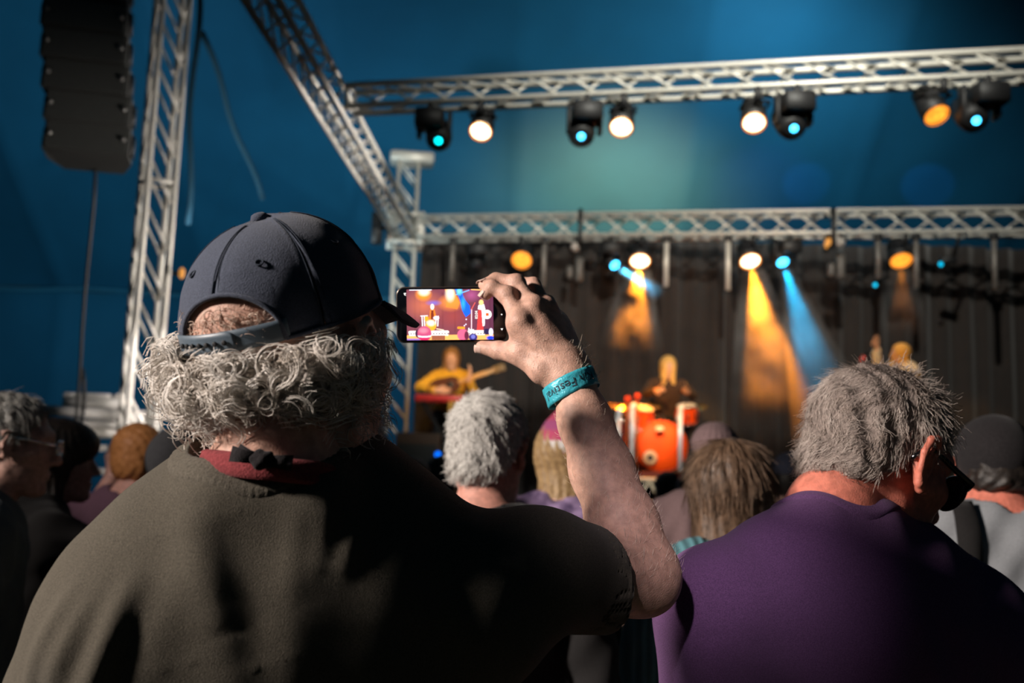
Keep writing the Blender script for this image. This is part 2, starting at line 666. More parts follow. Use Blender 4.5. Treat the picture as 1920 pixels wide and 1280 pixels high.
# black backdrop drapes
M_DRAPE = mat('dark_stage_drape', (0.019, 0.0135, 0.011), 0.9, 0, 0.15, 5, 0.3, 300, sheen=0.3)
ZT = P(1300, 446, 12.9)[2]
DR = [(785, 1010, 12.95), (1000, 1360, 12.82), (1352, 1650, 12.9), (1640, 1850, 12.72), (1842, 2480, 12.8)]
DLAB = ['dark drape panel behind the guitarist beside the rear tower',
        'wide dark drape panel behind the drummer', 'dark drape panel behind the blue light beam',
        'dark drape panel behind the singer', 'dark drape panel with deep folds at the right edge of the picture']
for k, (xa, xb, d) in enumerate(DR):
    A = P(xa, 600, d); Bp = P(xb, 600, d)
    m = 140 if k < 4 else 320
    V = []
    for z in np.linspace(DECK + 0.01, ZT, 8):
        for t in np.linspace(0, 1, m):
            p = A + (Bp - A) * t
            s = t * np.linalg.norm(Bp - A)
            y = 0.035 * math.sin(s * 23 + k) + 0.02 * math.sin(s * 9.1 + 2 * k) + 0.008 * math.sin(z * 3 + s * 7)
            V.append((p[0], p[1] + y, z))
    o = obj('backdrop_drape', thicken((np.array(V), grid_faces(m, 8)), 0.006), M_DRAPE, origin=(0, 0, 0))
    tag(o, DLAB[k], 'curtain', 'backdrop drapes')

# ------------------------------------------------------------------ trusses
_brace = {}


def truss(name, a, b, size, label, ref=(0, 0, 1), bay=None, cr=0.024, br=0.0105, yaw=0.0, phase=0, cat='truss'):
    a = np.array(a, float); b = np.array(b, float)
    root = empty(name, a, label, cat)
    X, Y, T = frame(b - a, ref)
    if yaw:
        c, s = math.cos(yaw), math.sin(yaw)
        X, Y = X * c + Y * s, Y * c - X * s
    L = np.linalg.norm(b - a)
    h = size / 2 - cr
    nb = max(1, int(round(L / (bay or size * 0.95))))
    cs = [(-h, -h), (h, -h), (h, h), (-h, h)]
    for u, v in cs:
        obj('chord', tube(a + X * u + Y * v, b + X * u + Y * v, cr, n=10), M_ALU, root)
    key = (name, round(size, 3), round(L / nb, 4))
    for f in range(4):
        p0, p1 = cs[f], cs[(f + 1) % 4]
        for i in range(nb):
            s, e = (p0, p1) if (f + phase) % 2 == 0 else (p1, p0)
            A = a + X * s[0] + Y * s[1] + T * (L * i / nb)
            B = a + X * e[0] + Y * e[1] + T * (L * (i + 1) / nb)
            ln = np.linalg.norm(B - A)
            if key not in _brace:
                g = tube((0, 0, -ln / 2), (0, 0, ln / 2), br, n=8)
                me = bpy.data.meshes.new('brace')
                me.from_pydata(g[0].tolist(), [], g[1]); me.update()
                me.polygons.foreach_set('use_smooth', np.ones(len(me.polygons), bool))
                me.materials.append(M_ALU)
                _brace[key] = me
            x, y, z = frame(B - A)
            m = np.eye(4); m[:3, 0] = x; m[:3, 1] = y; m[:3, 2] = z; m[:3, 3] = (A + B) / 2
            inst('brace', _brace[key], m, root)
    for q in [0.0, 1.0]:
        c0 = a + T * L * q
        ring = [c0 + X * u * 1.0 + Y * v * 1.0 for u, v in cs]
        obj('end_frame', merge(*[tube(ring[i], ring[(i + 1) % 4], 0.016, n=6) for i in range(4)]), M_ALU, root)
    return root


ZB = P(760, 428, 12.6)[2]
RT = P(752, 600, 12.6)                      # rear tower foot line
side_a = Pz(748, 408, ZB); side_b = Pz(516, 8, ZB)
side_dir = unit(side_b - side_a)
truss('side_truss', np.array([RT[0], RT[1], ZB]) + side_dir * 0.05, side_b + side_dir * 1.9, 0.27,
      'slanting side truss running from the rear tower to the top of the picture', bay=0.30)
cr_a = Pz(668, 186, ZB); cr_b = Pz(1920, 124, ZB)
cd = unit(cr_b - cr_a)
truss('cross_truss', cr_a - cd * 0.05, cr_b + cd * 2.6, 0.225, 'nearer cross truss high over the stage carrying eight lamps', bay=0.30, phase=1)
bk_a = Pz(792, 429, ZB); bk_b = Pz(1920, 416, ZB)
bd = unit(bk_b - bk_a)
truss('rear_truss', bk_a - bd * 0.02, bk_b + bd * 3.0, 0.31, 'rear truss above the dark drapes with hanging lamps', bay=0.33, br=0.015, phase=1)

tw = empty('rear_tower', (RT[0], RT[1], DECK), 'rear truss tower with flat head plate beside the drapes', 'tower')
ztop = P(767, 286, 12.6)[2]


def tower(root, x, y, z0, z1, size, yaw, bay):
    X = np.array([math.cos(yaw), math.sin(yaw), 0]); Y = np.array([-math.sin(yaw), math.cos(yaw), 0])
    cr = 0.025; h = size / 2 - cr
    cs = [(-h, -h), (h, -h), (h, h), (-h, h)]
    base = np.array([x, y, 0.0])
    for u, v in cs:
        p = base + X * u + Y * v
        obj('chord', tube(p + (0, 0, z0), p + (0, 0, z1), cr, n=10), M_ALU, root)
    nb = int(round((z1 - z0) / bay))
    dz = (z1 - z0) / nb
    key = ('tower', size, round(dz, 4))
    for f in range(4):
        for i in range(nb):
            s, e = cs[f], cs[(f + 1) % 4]
            if f in (2, 3): s, e = e, s
            A = base + X * s[0] + Y * s[1] + np.array([0, 0, z0 + dz * (i + 1)])
            B = base + X * e[0] + Y * e[1] + np.array([0, 0, z0 + dz * i])
            ln = np.linalg.norm(B - A)
            if key not in _brace:
                g = tube((0, 0, -ln / 2), (0, 0, ln / 2), 0.013, n=8)
                me = bpy.data.meshes.new('brace'); me.from_pydata(g[0].tolist(), [], g[1]); me.update()
                me.polygons.foreach_set('use_smooth', np.ones(len(me.polygons), bool)); me.materials.append(M_ALU)
                _brace[key] = me
            a_, b_, c_ = frame(B - A)
            m = np.eye(4); m[:3, 0] = a_; m[:3, 1] = b_; m[:3, 2] = c_; m[:3, 3] = (A + B) / 2
            inst('brace', _brace[key], m, root)
    for z in (z0, z1) if z1 - z0 < 4 else (z0, (z0 + z1) * 0.53, z1):
        r = [base + X * u + Y * v + (0, 0, z) for u, v in cs]
        obj('collar', merge(*[tube(r[i], r[(i + 1) % 4], 0.02, n=6) for i in range(4)]), M_ALU, root)
    return X, Y


X, Y = tower(tw, RT[0], RT[1], DECK, ztop - 0.06, 0.30, 0.12, 0.30)
obj('head_plate', box((RT[0] + 0.04, RT[1], ztop), (0.56, 0.34, 0.13), X, Y, bev=0.03), M_ALU, tw)
for u in (-.2, .2):
    for v in (-.2, .2):
        obj('sleeve_post', box((RT[0] + X[0] * u + Y[0] * v, RT[1] + X[1] * u + Y[1] * v, ZB), (0.07, 0.07, 0.42), X, Y, bev=0.01), M_ALU, tw)
for v in (-.2, .2):
    for dz in (-.18, .18):
        obj('sleeve_bar', box((RT[0] + Y[0] * v, RT[1] + Y[1] * v, ZB + dz), (0.36, 0.05, 0.05), X, Y, bev=0.008), M_ALU, tw)
obj('foot_plate', box((RT[0], RT[1], DECK + 0.015), (0.5, 0.5, 0.03), X, Y), M_ALU, tw)
hz = empty('hoist_box', P(707, 428, 12.4), 'small black hoist box hanging left of the rear tower', 'hoist')
obj('case', box(P(707, 428, 12.4), (0.13, 0.13, 0.40), bev=0.02), M_BLACK, hz)
obj('bracket', box(P(722, 428, 12.45), (0.14, 0.05, 0.05)), M_BLACK, hz)

FT = P(283, 500, 8.6)
ft = empty('near_tower', (FT[0], FT[1], 0), 'tall near truss tower between the loudspeakers and the cap', 'tower')
tower(ft, FT[0], FT[1], 0.0, 7.4, 0.28, 0.62, 0.42)
obj('foot_plate', box((FT[0], FT[1], 0.015), (0.6, 0.6, 0.03)), M_ALU, ft)

# ------------------------------------------------------------------ line array
la0 = P(172, 300, 7.6)
la = empty('line_array', (la0[0], la0[1], la0[2]), 'curved black line array of loudspeaker boxes hanging at upper left', 'loudspeaker')
M_GRILLE = mat('black_speaker_grille', (0.05, 0.052, 0.048), 0.7, 0.1, 0.5, 260, 0.6, 420)
py = [305, 247, 189, 131, 73, 15, -43, -101]
for i in range(7):
    d = 7.6
    cx = 170 - [0, -2, 2, 4, 3, 1, 0][i] * 1.0
    tilt = math.radians([9, 6, 4, 2, 0, -1, -2][i])
    c = P(cx, (py[i] + py[i + 1]) / 2, d)
    ya = 0.22
    X = np.array([math.cos(ya), math.sin(ya), 0]); Y0 = np.array([-math.sin(ya), math.cos(ya), 0])
    Z = np.array([0, 0, 1.0]) * math.cos(tilt) + Y0 * math.sin(tilt)
    Y = np.cross(Z, X)
    hh = 0.228
    sw = 0.30
    # trapezoid cabinet: narrower behind
    V = []
    for zz in (-1, 1):
        for u, v in [(-sw, -0.16), (sw, -0.16), (sw, 0.02), (sw * 0.72, 0.24), (-sw * 0.72, 0.24), (-sw, 0.02)]:
            zs = hh / 2 * zz * (1.0 if v < 0.1 else 0.8)
            V.append(c + X * u + Y * v + Z * zs)
    F = [(5, 4, 3, 2, 1, 0), (6, 7, 8, 9, 10, 11)] + [(k, (k + 1) % 6, 6 + (k + 1) % 6, 6 + k) for k in range(6)]
    b = obj('cabinet', (np.array(V), F), M_BLACKW, la, smooth=False)
    obj('grille', box(c - Y * 0.168, (sw * 1.9, 0.016, hh * 0.92), X, Y, Z), M_GRILLE, b, smooth=False)
    for sx in (-1, 1):
        obj('rigging_plate', box(c + X * (sw + 0.012) * sx - Y * 0.06, (0.02, 0.08, hh * 0.7), X, Y, Z), M_BLACK, b)
        obj('rigging_pin', tube(c + X * (sw * 0.86) * sx - Y * 0.175, c + X * (sw * 0.86) * sx - Y * 0.20, 0.018, n=10), mat('worn_steel', (0.25, 0.25, 0.24), 0.4, 0.8), b)
top = P(170, -110, 7.6)
obj('fly_frame', merge(box(top + (0, 0.05, 0.05), (0.7, 0.5, 0.06)), tube(top + (0, 0, 0.05), top + (0, 0, 1.2), 0.02)), M_BLACK, la)
cb = [P(180, 305, 7.75), P(176, 380, 7.76), P(168, 460, 7.78), P(160, 540, 7.8), P(154, 620, 7.82), P(150, 700, 7.85), P(143, 780, 7.9), P(137, 870, 7.95), P(134, 880, 7.96) * np.array([1, 1, 0])]
tag(obj('speaker_cable', path_tube(cb, 0.014, 8), M_CABLE), 'thin dark cable hanging down from the loudspeaker stack', 'cable')

# ------------------------------------------------------------------ wing platform on the left with white rails
wg = empty('wing_platform', P(170, 880, 9.4) * np.array([1, 1, 0]), 'white railed side platform beside the near tower at left', 'platform')
M_WHITE = mat('white_powder_coat', (0.62, 0.60, 0.55), 0.45, 0.0, 0.08, 30)
WD = 9.4


def rail(x0, y0, x1, y1, r, dd=0.0, name='rail'):
    obj(name, tube(P(x0, y0, WD + dd), P(x1, y1, WD + dd), r, n=10), M_WHITE, wg)


rail(64, 768, 300, 782, 0.055)
rail(108, 792, 300, 800, 0.045, 0.1)
rail(128, 752, 225, 757, 0.05, 0.2)
rail(120, 838, 200, 840, 0.032)
rail(158, 882, 206, 884, 0.032)
for x in (142, 158, 238):
    p0 = P(x + 2, 800, WD); 
    obj('post', tube(p0, (p0[0], p0[1], 0), 0.035, n=8), M_ALU, wg)
obj('deck_edge', box((P(182, 812, WD + .6)), (1.35, 1.0, 0.09)), M_ALU, wg)
cs_ = empty('flight_case', P(177, 765, WD + 0.5), 'white flight case standing on the side platform at left', 'case')
obj('case_body', box(P(176, 752, WD + 0.5), (0.46, 0.4, 0.14), bev=0.02), M_WHITE, cs_)
for sx in (-1, 1):
    obj('corner', box(P(176 + sx * 44, 752, WD + 0.3), (0.05, 0.05, 0.15), bev=0.01), M_ALU, cs_)
tag(obj('power_cable', path_tube([P(154, 690 + 28 * i, 8.9) + np.array([0.02 * math.sin(i), 0, 0]) for i in range(8)] + [P(154, 900, 8.9) * np.array([1, 1, 0])], 0.018, 8), M_CABLE),
    'dark power cable in front of the white side platform', 'cable')

# ------------------------------------------------------------------ stage lamps
G_WARM = glow('warm_white_lens', (1.0, 0.72, 0.42), 9.0)
G_AMBER = glow('amber_lens', (1.0, 0.34, 0.03), 2.2)
G_RIM = glow('amber_lens_rim', (1.0, 0.30, 0.03), 1.6)
G_BLUE = glow('blue_led_lens', (0.05, 0.55, 1.0), 9.0)
M_LAMP = mat('lamp_housing', (0.012, 0.012, 0.013), 0.55, 0.1, 0.3, 70, 0.1)


def par(top, lens, r, label, lens_mat, aim=None, cat='lamp', group='par lamps'):
    """par can hung by a yoke from top with its lens centred at lens"""
    top = np.array(top); lens = np.array(lens)
    root = empty('par_lamp', top, label, cat, group)
    ax = unit(aim) if aim is not None else unit(lens - top)
    bk = lens - ax * 0.30
    x, y, _ = frame(ax)
    obj('housing', lathe([(r * 0.7, 0), (r * 0.95, 0.02), (r * 1.05, 0.10), (r * 1.16, 0.20), (r * 1.18, 0.295), (r * 1.08, 0.298), (r * 1.05, 0.26)], 24, bk, ax), M_LAMP, root)
    obj('lens_rim', path_tube([lens + (frame(ax)[0] * math.cos(a_) + frame(ax)[1] * math.sin(a_)) * r * 1.0 for a_ in np.arange(28) * 2 * math.pi / 28], r * 0.07, 6, closed=True), G_RIM, root)
    obj('lens', lathe([(r * 0.96, 0), (r * 0.9, 0.012), (r * 0.4, 0.018), (0.001, 0.02)], 24, lens - ax * 0.02, ax), lens_mat, root)
    mid = bk + ax * 0.1
    sx = unit(np.cross(ax, (0, 0, 1)) + 1e-6)
    tp = top - np.array([0, 0, 0.05])
    obj('yoke', path_tube([mid + sx * r * 1.15, mid + sx * r * 1.15 + (tp - mid) * 0.75, tp, mid - sx * r * 1.15 + (tp - mid) * 0.75, mid - sx * r * 1.15], 0.012, 6), M_LAMP, root)
    obj('clamp', tube(top - (0, 0, 0.06), top + (0, 0, 0.05), 0.03), M_LAMP, root)
    return root


def mover(top, led, label, aim, size=1.0, lens_r=0.045, lens_mat=None, group='moving head lamps'):
    top = np.array(top); led = np.array(led)
    root = empty('moving_head_lamp', top, label, 'lamp', group)
    ax = unit(aim)
    obj('base', box(top - (0, 0, 0.10), (0.23 * size, 0.22 * size, 0.15), bev=0.02), M_LAMP, root)
    hd = led - ax * 0.13 * size
    for s in (-1, 1):
        obj('arm', box((top + hd) / 2 + np.array([s * 0.12 * size, 0, -0.03]), (0.035, 0.1, np.linalg.norm(top - hd) * 0.95), bev=0.01), M_LAMP, root)
    obj('head', lathe([(0.05, -0.20), (0.095, -0.17), (0.108, 0), (0.102, 0.09), (0.07, 0.125), (0.05, 0.128)], 20, hd, ax), M_LAMP, root)
    obj('lens', lathe([(lens_r, 0), (lens_r * .9, 0.012), (0.001, 0.02)], 18, led - ax * 0.008, ax), lens_mat or G_BLUE, root)
    obj('clamp', tube(top - (0, 0, 0.05), top + (0, 0, 0.05), 0.028), M_LAMP, root)
    return root


def on_cross(px):
    """point on the underside of the cross truss above photo column px"""
    for t in np.linspace(0, 8, 4000):
        q = cr_a + cd * t
        v = q - CAM
        if 960 + FPX * (v @ _R) / (v @ _F) >= px:
            return q, v @ _F
    return q, v @ _F


warm_lamps = []
for px, ly, lx, lm, lab in [(903, 247, 901, G_WARM, 'par lamp shining warm white, leftmost on the nearer cross truss'),
                            (1168, 239, 1165, G_WARM, 'par lamp shining warm white, second along the nearer cross truss'),
                            (1415, 231, 1414, G_WARM, 'brightest round par lamp, third along the nearer cross truss'),
                            (1759, 217, 1757, G_AMBER, 'par lamp with dotted amber lens, rightmost on the nearer cross truss')]:
    q, d = on_cross(px)
    lens = P(lx, ly, d - 0.06)
    par(q - (0, 0.088, 0.145), lens, 0.083, lab, lm, aim=np.array([-0.10, -0.62, -0.78]) if lm is G_WARM else np.array([0.15, -0.55, -0.82]), group='par lamps on the nearer truss')
    warm_lamps.append(lens)
for px, ly, lx, lab in [(810, 264, 822, 'black moving head lamp with teal dot, leftmost on the nearer cross truss'),
                        (1101, 256, 1090, 'black moving head lamp with blue dot, second along the nearer cross truss'),
                        (1488, 241, 1489, 'black moving head lamp with blue dot, right of the brightest par lamp'),
                        (1840, 226, 1831, 'black moving head lamp with blue dot, rightmost on the nearer cross truss')]:
    q, d = on_cross(px)
    mover(q - (0, 0.088, 0.14), P(lx, ly, d - 0.14), lab, (0.05 * np.sign(lx - px), -0.8, -0.6), lens_mat=G_BLUE if px > 820 else glow('teal_led_lens', (0.0, 0.75, 0.85), 5.0), lens_r=0.03, group='moving heads on the nearer truss')

# lamps under the rear truss
def on_rear(px):
    for t in np.linspace(0, 10, 4000):
        q = bk_a + bd * t
        v = q - CAM
        if 960 + FPX * (v @ _R) / (v @ _F) >= px:
            break
    return q, v @ _F


def RDp(px):
    return on_rear(px)[1] + 0.05


def top_at(px):
    q, d = on_rear(px)
    return np.array([q[0], q[1] - 0.13, ZB - 0.205])


for lx, ly, lm, lab, am in [(978, 488, G_AMBER, 'dim amber par lamp under the rear truss, left of the raised hand', (-0.1, -0.75, -0.65)),
                            (1200, 490, G_WARM, 'bright par lamp under the rear truss with a short smoky amber beam', (-0.05, -0.6, -0.8)),
                            (1407, 490, G_WARM, 'bright par lamp under the rear truss with the long smoky amber beam', (0.05, -0.6, -0.8)),
                            (1690, 489, G_AMBER, 'dim amber par lamp under the rear truss above the singer', (0.0, -0.55, -0.84))]:
    c = P(lx, ly, RDp(lx) - 0.15)
    par(top_at(lx), c, 0.115, lab, lm, aim=am, group='par lamps under the rear truss')
mover(top_at(1145), P(1153, 497, RDp(1153) - .15), 'blue moving head lamp left of the short amber beam under rear truss', (0.35, -0.6, -0.55), lens_r=0.06, group='moving heads under the rear truss')
mover(top_at(1476), P(1468, 492, RDp(1468) - .15), 'blue moving head lamp throwing the long blue beam', (0.15, -0.55, -0.75), lens_r=0.07, group='moving heads under the rear truss')
mover(top_at(897), P(893, 498, RDp(893) - .15), 'unlit round moving head lamp leftmost under the rear truss', (0.0, -0.8, -0.5), lens_r=0.05, lens_mat=mat('dark_glass', (0.02, 0.02, 0.025), 0.15), group='moving heads under the rear truss')

# drop pipes and little lamps at their ends
for k, (px, y1, c) in enumerate([(852, 535, 0.10), (1021, 545, 0.10), (1247, 545, 0.16), (1361, 552, 0.24), (1638, 530, 0.12), (1708, 548, 0.12), (1852, 550, 0.08)]):
    RD = RDp(px) - 0.1
    p = P(px, y1, RD + 0.1)
    p = np.array([top_at(px)[0], top_at(px)[1], p[2]])
    r = empty('drop_pipe', (p[0], p[1], ZB - 0.15), ['thin drop pipe above the phone', 'drop pipe with tiny red light right of the hand', 'grey drop pipe right of the short amber beam',
              'palest drop pipe left of the long amber beam', 'drop pipe ending in a small blue light', 'thin drop pipe right of the dim amber lamp', 'rightmost thin drop pipe by the folded drape'][k] + ' under rear truss', 'pipe', 'drop pipes under the rear truss')
    obj('pipe', tube((p[0], p[1], ZB - 0.17), p, 0.03, n=10), M_ALU if k in (2, 3) else mat('grey_pipe', (0.22, 0.20, 0.18), 0.5, 0.4), r)
    obj('clamp', box((p[0], p[1], ZB - 0.19), (0.09, 0.09, 0.08), bev=0.01), M_BLACK, r)
    if k == 1:
        obj('indicator', lathe([(0.001, -.02), (0.022, 0), (0.001, .02)], 10, P(1020, 515, RD), (0, 1, 0)), glow('red_led', (1.0, 0.05, 0.03), 1.6), r)
    if k == 4:
        obj('indicator', lathe([(0.001, -.02), (0.026, 0), (0.001, .02)], 10, P(1641, 534, RD), (0, 1, 0)), glow('small_blue_led', (0.0, 0.5, 0.8), 2.0), r)
RD = RDp(1790)
sb = top_at(1790)
r = empty('led_batten', (sb[0], sb[1], ZB - 0.15), 'small lamp with blue dot hanging right of the dim amber lamp', 'lamp')
obj('stem', tube((sb[0], sb[1], ZB - 0.15), P(1788, 482, RD), 0.022), M_LAMP, r)
obj('body', box(P(1778, 488, RD), (0.18, 0.1, 0.08), bev=0.015), M_LAMP, r)
obj('lens', lathe([(0.001, -.02), (0.028, 0), (0.001, .02)], 10, P(1764, 495, RD - .1), (0, 1, 0)), _mats['small_blue_led'], r)
# hanging camera-like fixtures
for k, (px, py0, py1) in enumerate([(1078, 470, 525), (1568, 462, 520)]):
    RD = RDp(px)
    t = P(px, py0, RD)
    t = np.array([top_at(px)[0], top_at(px)[1], t[2]])
    r = empty('hanging_fixture', (t[0], t[1], ZB - 0.15), ['pale knobbed fixture hanging above the wrist', 'pale knobbed fixture hanging right of the long blue beam'][k] + ' under rear truss', 'lamp', 'knobbed fixtures')
    obj('knob', lathe([(0.001, -.06), (0.045, -.04), (0.06, 0), (0.045, .04), (0.001, .06)], 14, t), mat('pale_plastic', (0.42, 0.38, 0.34), 0.5), r)
    obj('stem', tube((t[0], t[1], ZB - 0.14), t, 0.02), M_BLACK, r)
    obj('body', merge(box(P(px + 8, (py0 + py1) / 2 + 8, RD), (0.10, 0.12, 0.30), bev=0.03), box(P(px - 10, py1 - 14, RD), (0.07, 0.1, 0.16), bev=0.02)), mat('grey_plastic', (0.12, 0.11, 0.10), 0.5), r)
t = P(1552, 456, RDp(1552) - .12)
r = empty('amber_marker', t, 'small amber light clipped under the rear truss', 'lamp')
obj('lens', lathe([(0.001, -.07), (0.03, -.04), (0.04, 0), (0.03, .05), (0.001, .08)], 12, t, (0.3, 0, 1)), glow('soft_amber', (1.0, 0.42, 0.08), 0.8), r)
obj('clip', box(t + (0, 0, 0.1), (0.05, 0.05, 0.08), bev=0.01), M_BLACK, r)
for k, px in enumerate((1088, 1563)):
    p = P(px, 426, RDp(px) - .24)
    o = obj('truss_strap', merge(box(p, (0.05, 0.04, 0.46), bev=0.01), box(p + (0, 0.15, 0.21), (0.05, 0.34, 0.03)), box(p + (0, 0.15, -0.21), (0.05, 0.34, 0.03))), M_BLACK, origin=p)
    tag(o, ['black strap round the rear truss above the wrist', 'black strap round the rear truss right of the blue beam'][k], 'strap', 'straps on the rear truss')

t = P(341, 512, 8.45)
r = empty('amber_marker', t, 'tiny amber light on the right side of the near tower', 'lamp')
obj('lens', lathe([(0.001, -.05), (0.022, -.03), (0.026, 0), (0.022, .03), (0.001, .05)], 12, t), _mats['soft_amber'], r)
obj('clip', box(t + (-0.05, 0.02, 0.0), (0.09, 0.03, 0.03), bev=0.008), M_BLACK, r)

# ------------------------------------------------------------------ people: shared shapes
def skin(name, c):
    return mat(name, c, 0.5, 0, 0.2, 90, 0.35, 500, spec=0.4, sss=0.12)


M_SKIN = skin('fair_skin', (0.56, 0.33, 0.25))
M_SKIN_RED = skin('sunburnt_skin', (0.62, 0.19, 0.13))
M_SKIN_STAGE = skin('stage_skin', (0.6, 0.36, 0.25))


def fabric(name, c, var=0.22, scale=900, sheen=0.06, bump=0.5):
    return mat(name, c, 0.92, 0, var, scale, bump, scale * 1.3, spec=0.15, sheen=sheen, detail=6)


def head_f(q, ear=True):
    """head in its own frame: +y face, +z up, origin between the ears"""
    ax = np.abs(q[:, 0]); s = q.copy(); s[:, 0] = ax           # mirrored copy
    d = s_ell(q, (0, -0.016, 0.046), (0.077, 0.099, 0.083))
    d = smin(d, s_ell(q, (0, 0.034, -0.035), (0.061, 0.066, 0.085)), 0.04)
    d = smin(d, s_cone(s, (0.052, 0.0, -0.065), (0.018, 0.072, -0.108), 0.02, 0.019), 0.03)
    d = smin(d, s_cone(s, (0.045, 0.066, -0.012), (0.055, 0.03, -0.02), 0.018, 0.018), 0.02)
    d = smin(d, s_cone(s, (0.0, 0.088, 0.036), (0.045, 0.070, 0.034), 0.014, 0.013), 0.02)
    d = smax(d, -s_ell(s, (0.032, 0.108, 0.012), (0.02, 0.02, 0.013)), 0.012)
    d = smin(d, s_ell(s, (0.031, 0.079, 0.012), (0.0125, 0.0125, 0.0115)), 0.003)
    d = smin(d, s_cone(q, (0, 0.092, 0.018), (0, 0.117, -0.028), 0.008, 0.013), 0.012)
    d = smin(d, s_ell(s, (0.012, 0.104, -0.034), (0.009, 0.011, 0.008)), 0.006)
    d = smin(d, s_ell(q, (0, 0.095, -0.064), (0.025, 0.012, 0.006)), 0.006)
    d = smin(d, s_ell(q, (0, 0.093, -0.075), (0.022, 0.012, 0.007)), 0.006)
    d = smin(d, s_ell(q, (0, 0.082, -0.105), (0.022, 0.018, 0.016)), 0.02)
    if ear:
        # flaring rim, lobe and hollow, set off the skull and leaning back
        cx = 0.079
        rim = [(cx - .004, 0.016, 0.012), (cx + .006, 0.014, 0.030), (cx + .013, 0.0, 0.039), (cx + .017, -0.014, 0.032), (cx + .017, -0.020, 0.012),
               (cx + .012, -0.014, -0.010), (cx + .006, -0.004, -0.026), (cx + .001, 0.006, -0.030), (cx - .004, 0.010, -0.020)]
        e = s_chain(s, rim, [.0045, .0045, .0045, .005, .0045, .004, .006, .0065, .005], 0.003)
        e = smin(e, s_ell(s, (cx + .002, -0.002, 0.004), (0.007, 0.017, 0.029)), 0.006)
        e = smin(e, s_chain(s, [(cx + .011, -0.002, 0.024), (cx + .013, -0.010, 0.006), (cx + .009, -0.002, -0.012)], [.0035, .004, .0035]), 0.003)
        e = smax(e, -s_ell(s, (cx + .014, 0.004, -0.001), (0.010, 0.008, 0.012)), 0.004)
        d = smin(d, e, 0.006)
    return d


def hand_f(Q, wrist, pts, palm_r=0.02):
    """palm cones from the wrist to every finger root, then finger chains; pts = list of joint lists (thumb first)"""
    d = None
    rad = [[.017, .0145, .0125, .009], [.012, .0105, .0095, .0078], [.012, .011, .0098, .008], [.0115, .0103, .0092, .0075], [.0105, .009, .008, .0068]]
    for i, ch in enumerate(pts):
        e = s_cone(Q, wrist, ch[0], palm_r, 0.0155 if i else 0.018)
        d = e if d is None else smin(d, e, 0.012)
    for i in range(1, len(pts) - 1):
        d = smin(d, s_cone(Q, pts[i][0], pts[i + 1][0], 0.0135, 0.013), 0.01)
    for i, ch in enumerate(pts):
        d = smin(d, s_chain(Q, ch, rad[i][:len(ch)], 0.004), 0.008)
    return d


def simple_hand(wrist, fwd, side, curl=0.4, s=1.0):
    """joint lists for a relaxed, slightly curled hand: fwd along the fingers, side towards the thumb"""
    wrist = np.array(wrist, float); f = unit(fwd); sd = unit(np.array(side) - (np.array(side) @ f) * f); n = np.cross(f, sd)
    out = [[wrist + (f * .03 + sd * .022) * s, wrist + (f * .058 + sd * .042) * s, wrist + (f * .08 + sd * .05 + n * .01) * s, wrist + (f * .10 + sd * .048 + n * .02) * s]]
    for k, (o, l) in enumerate([(.026, .042), (.008, .046), (-.010, .043), (-.026, .034)]):
        p = wrist + (f * (.088 - .004 * k * (k > 1)) + sd * o) * s
        ch = [p]; a = curl * 0.6
        for j, q in enumerate((l, l * .62, l * .5)):
            p = p + (f * math.cos(a) + n * math.sin(a)) * q * s
            ch.append(p); a += curl
        out.append(ch)
    return out


def head_rot(yaw, pitch=0.0, tilt=0.0):
    return rotz(-math.radians(yaw)) @ rotx(-math.radians(pitch)) @ roty(math.radians(tilt))


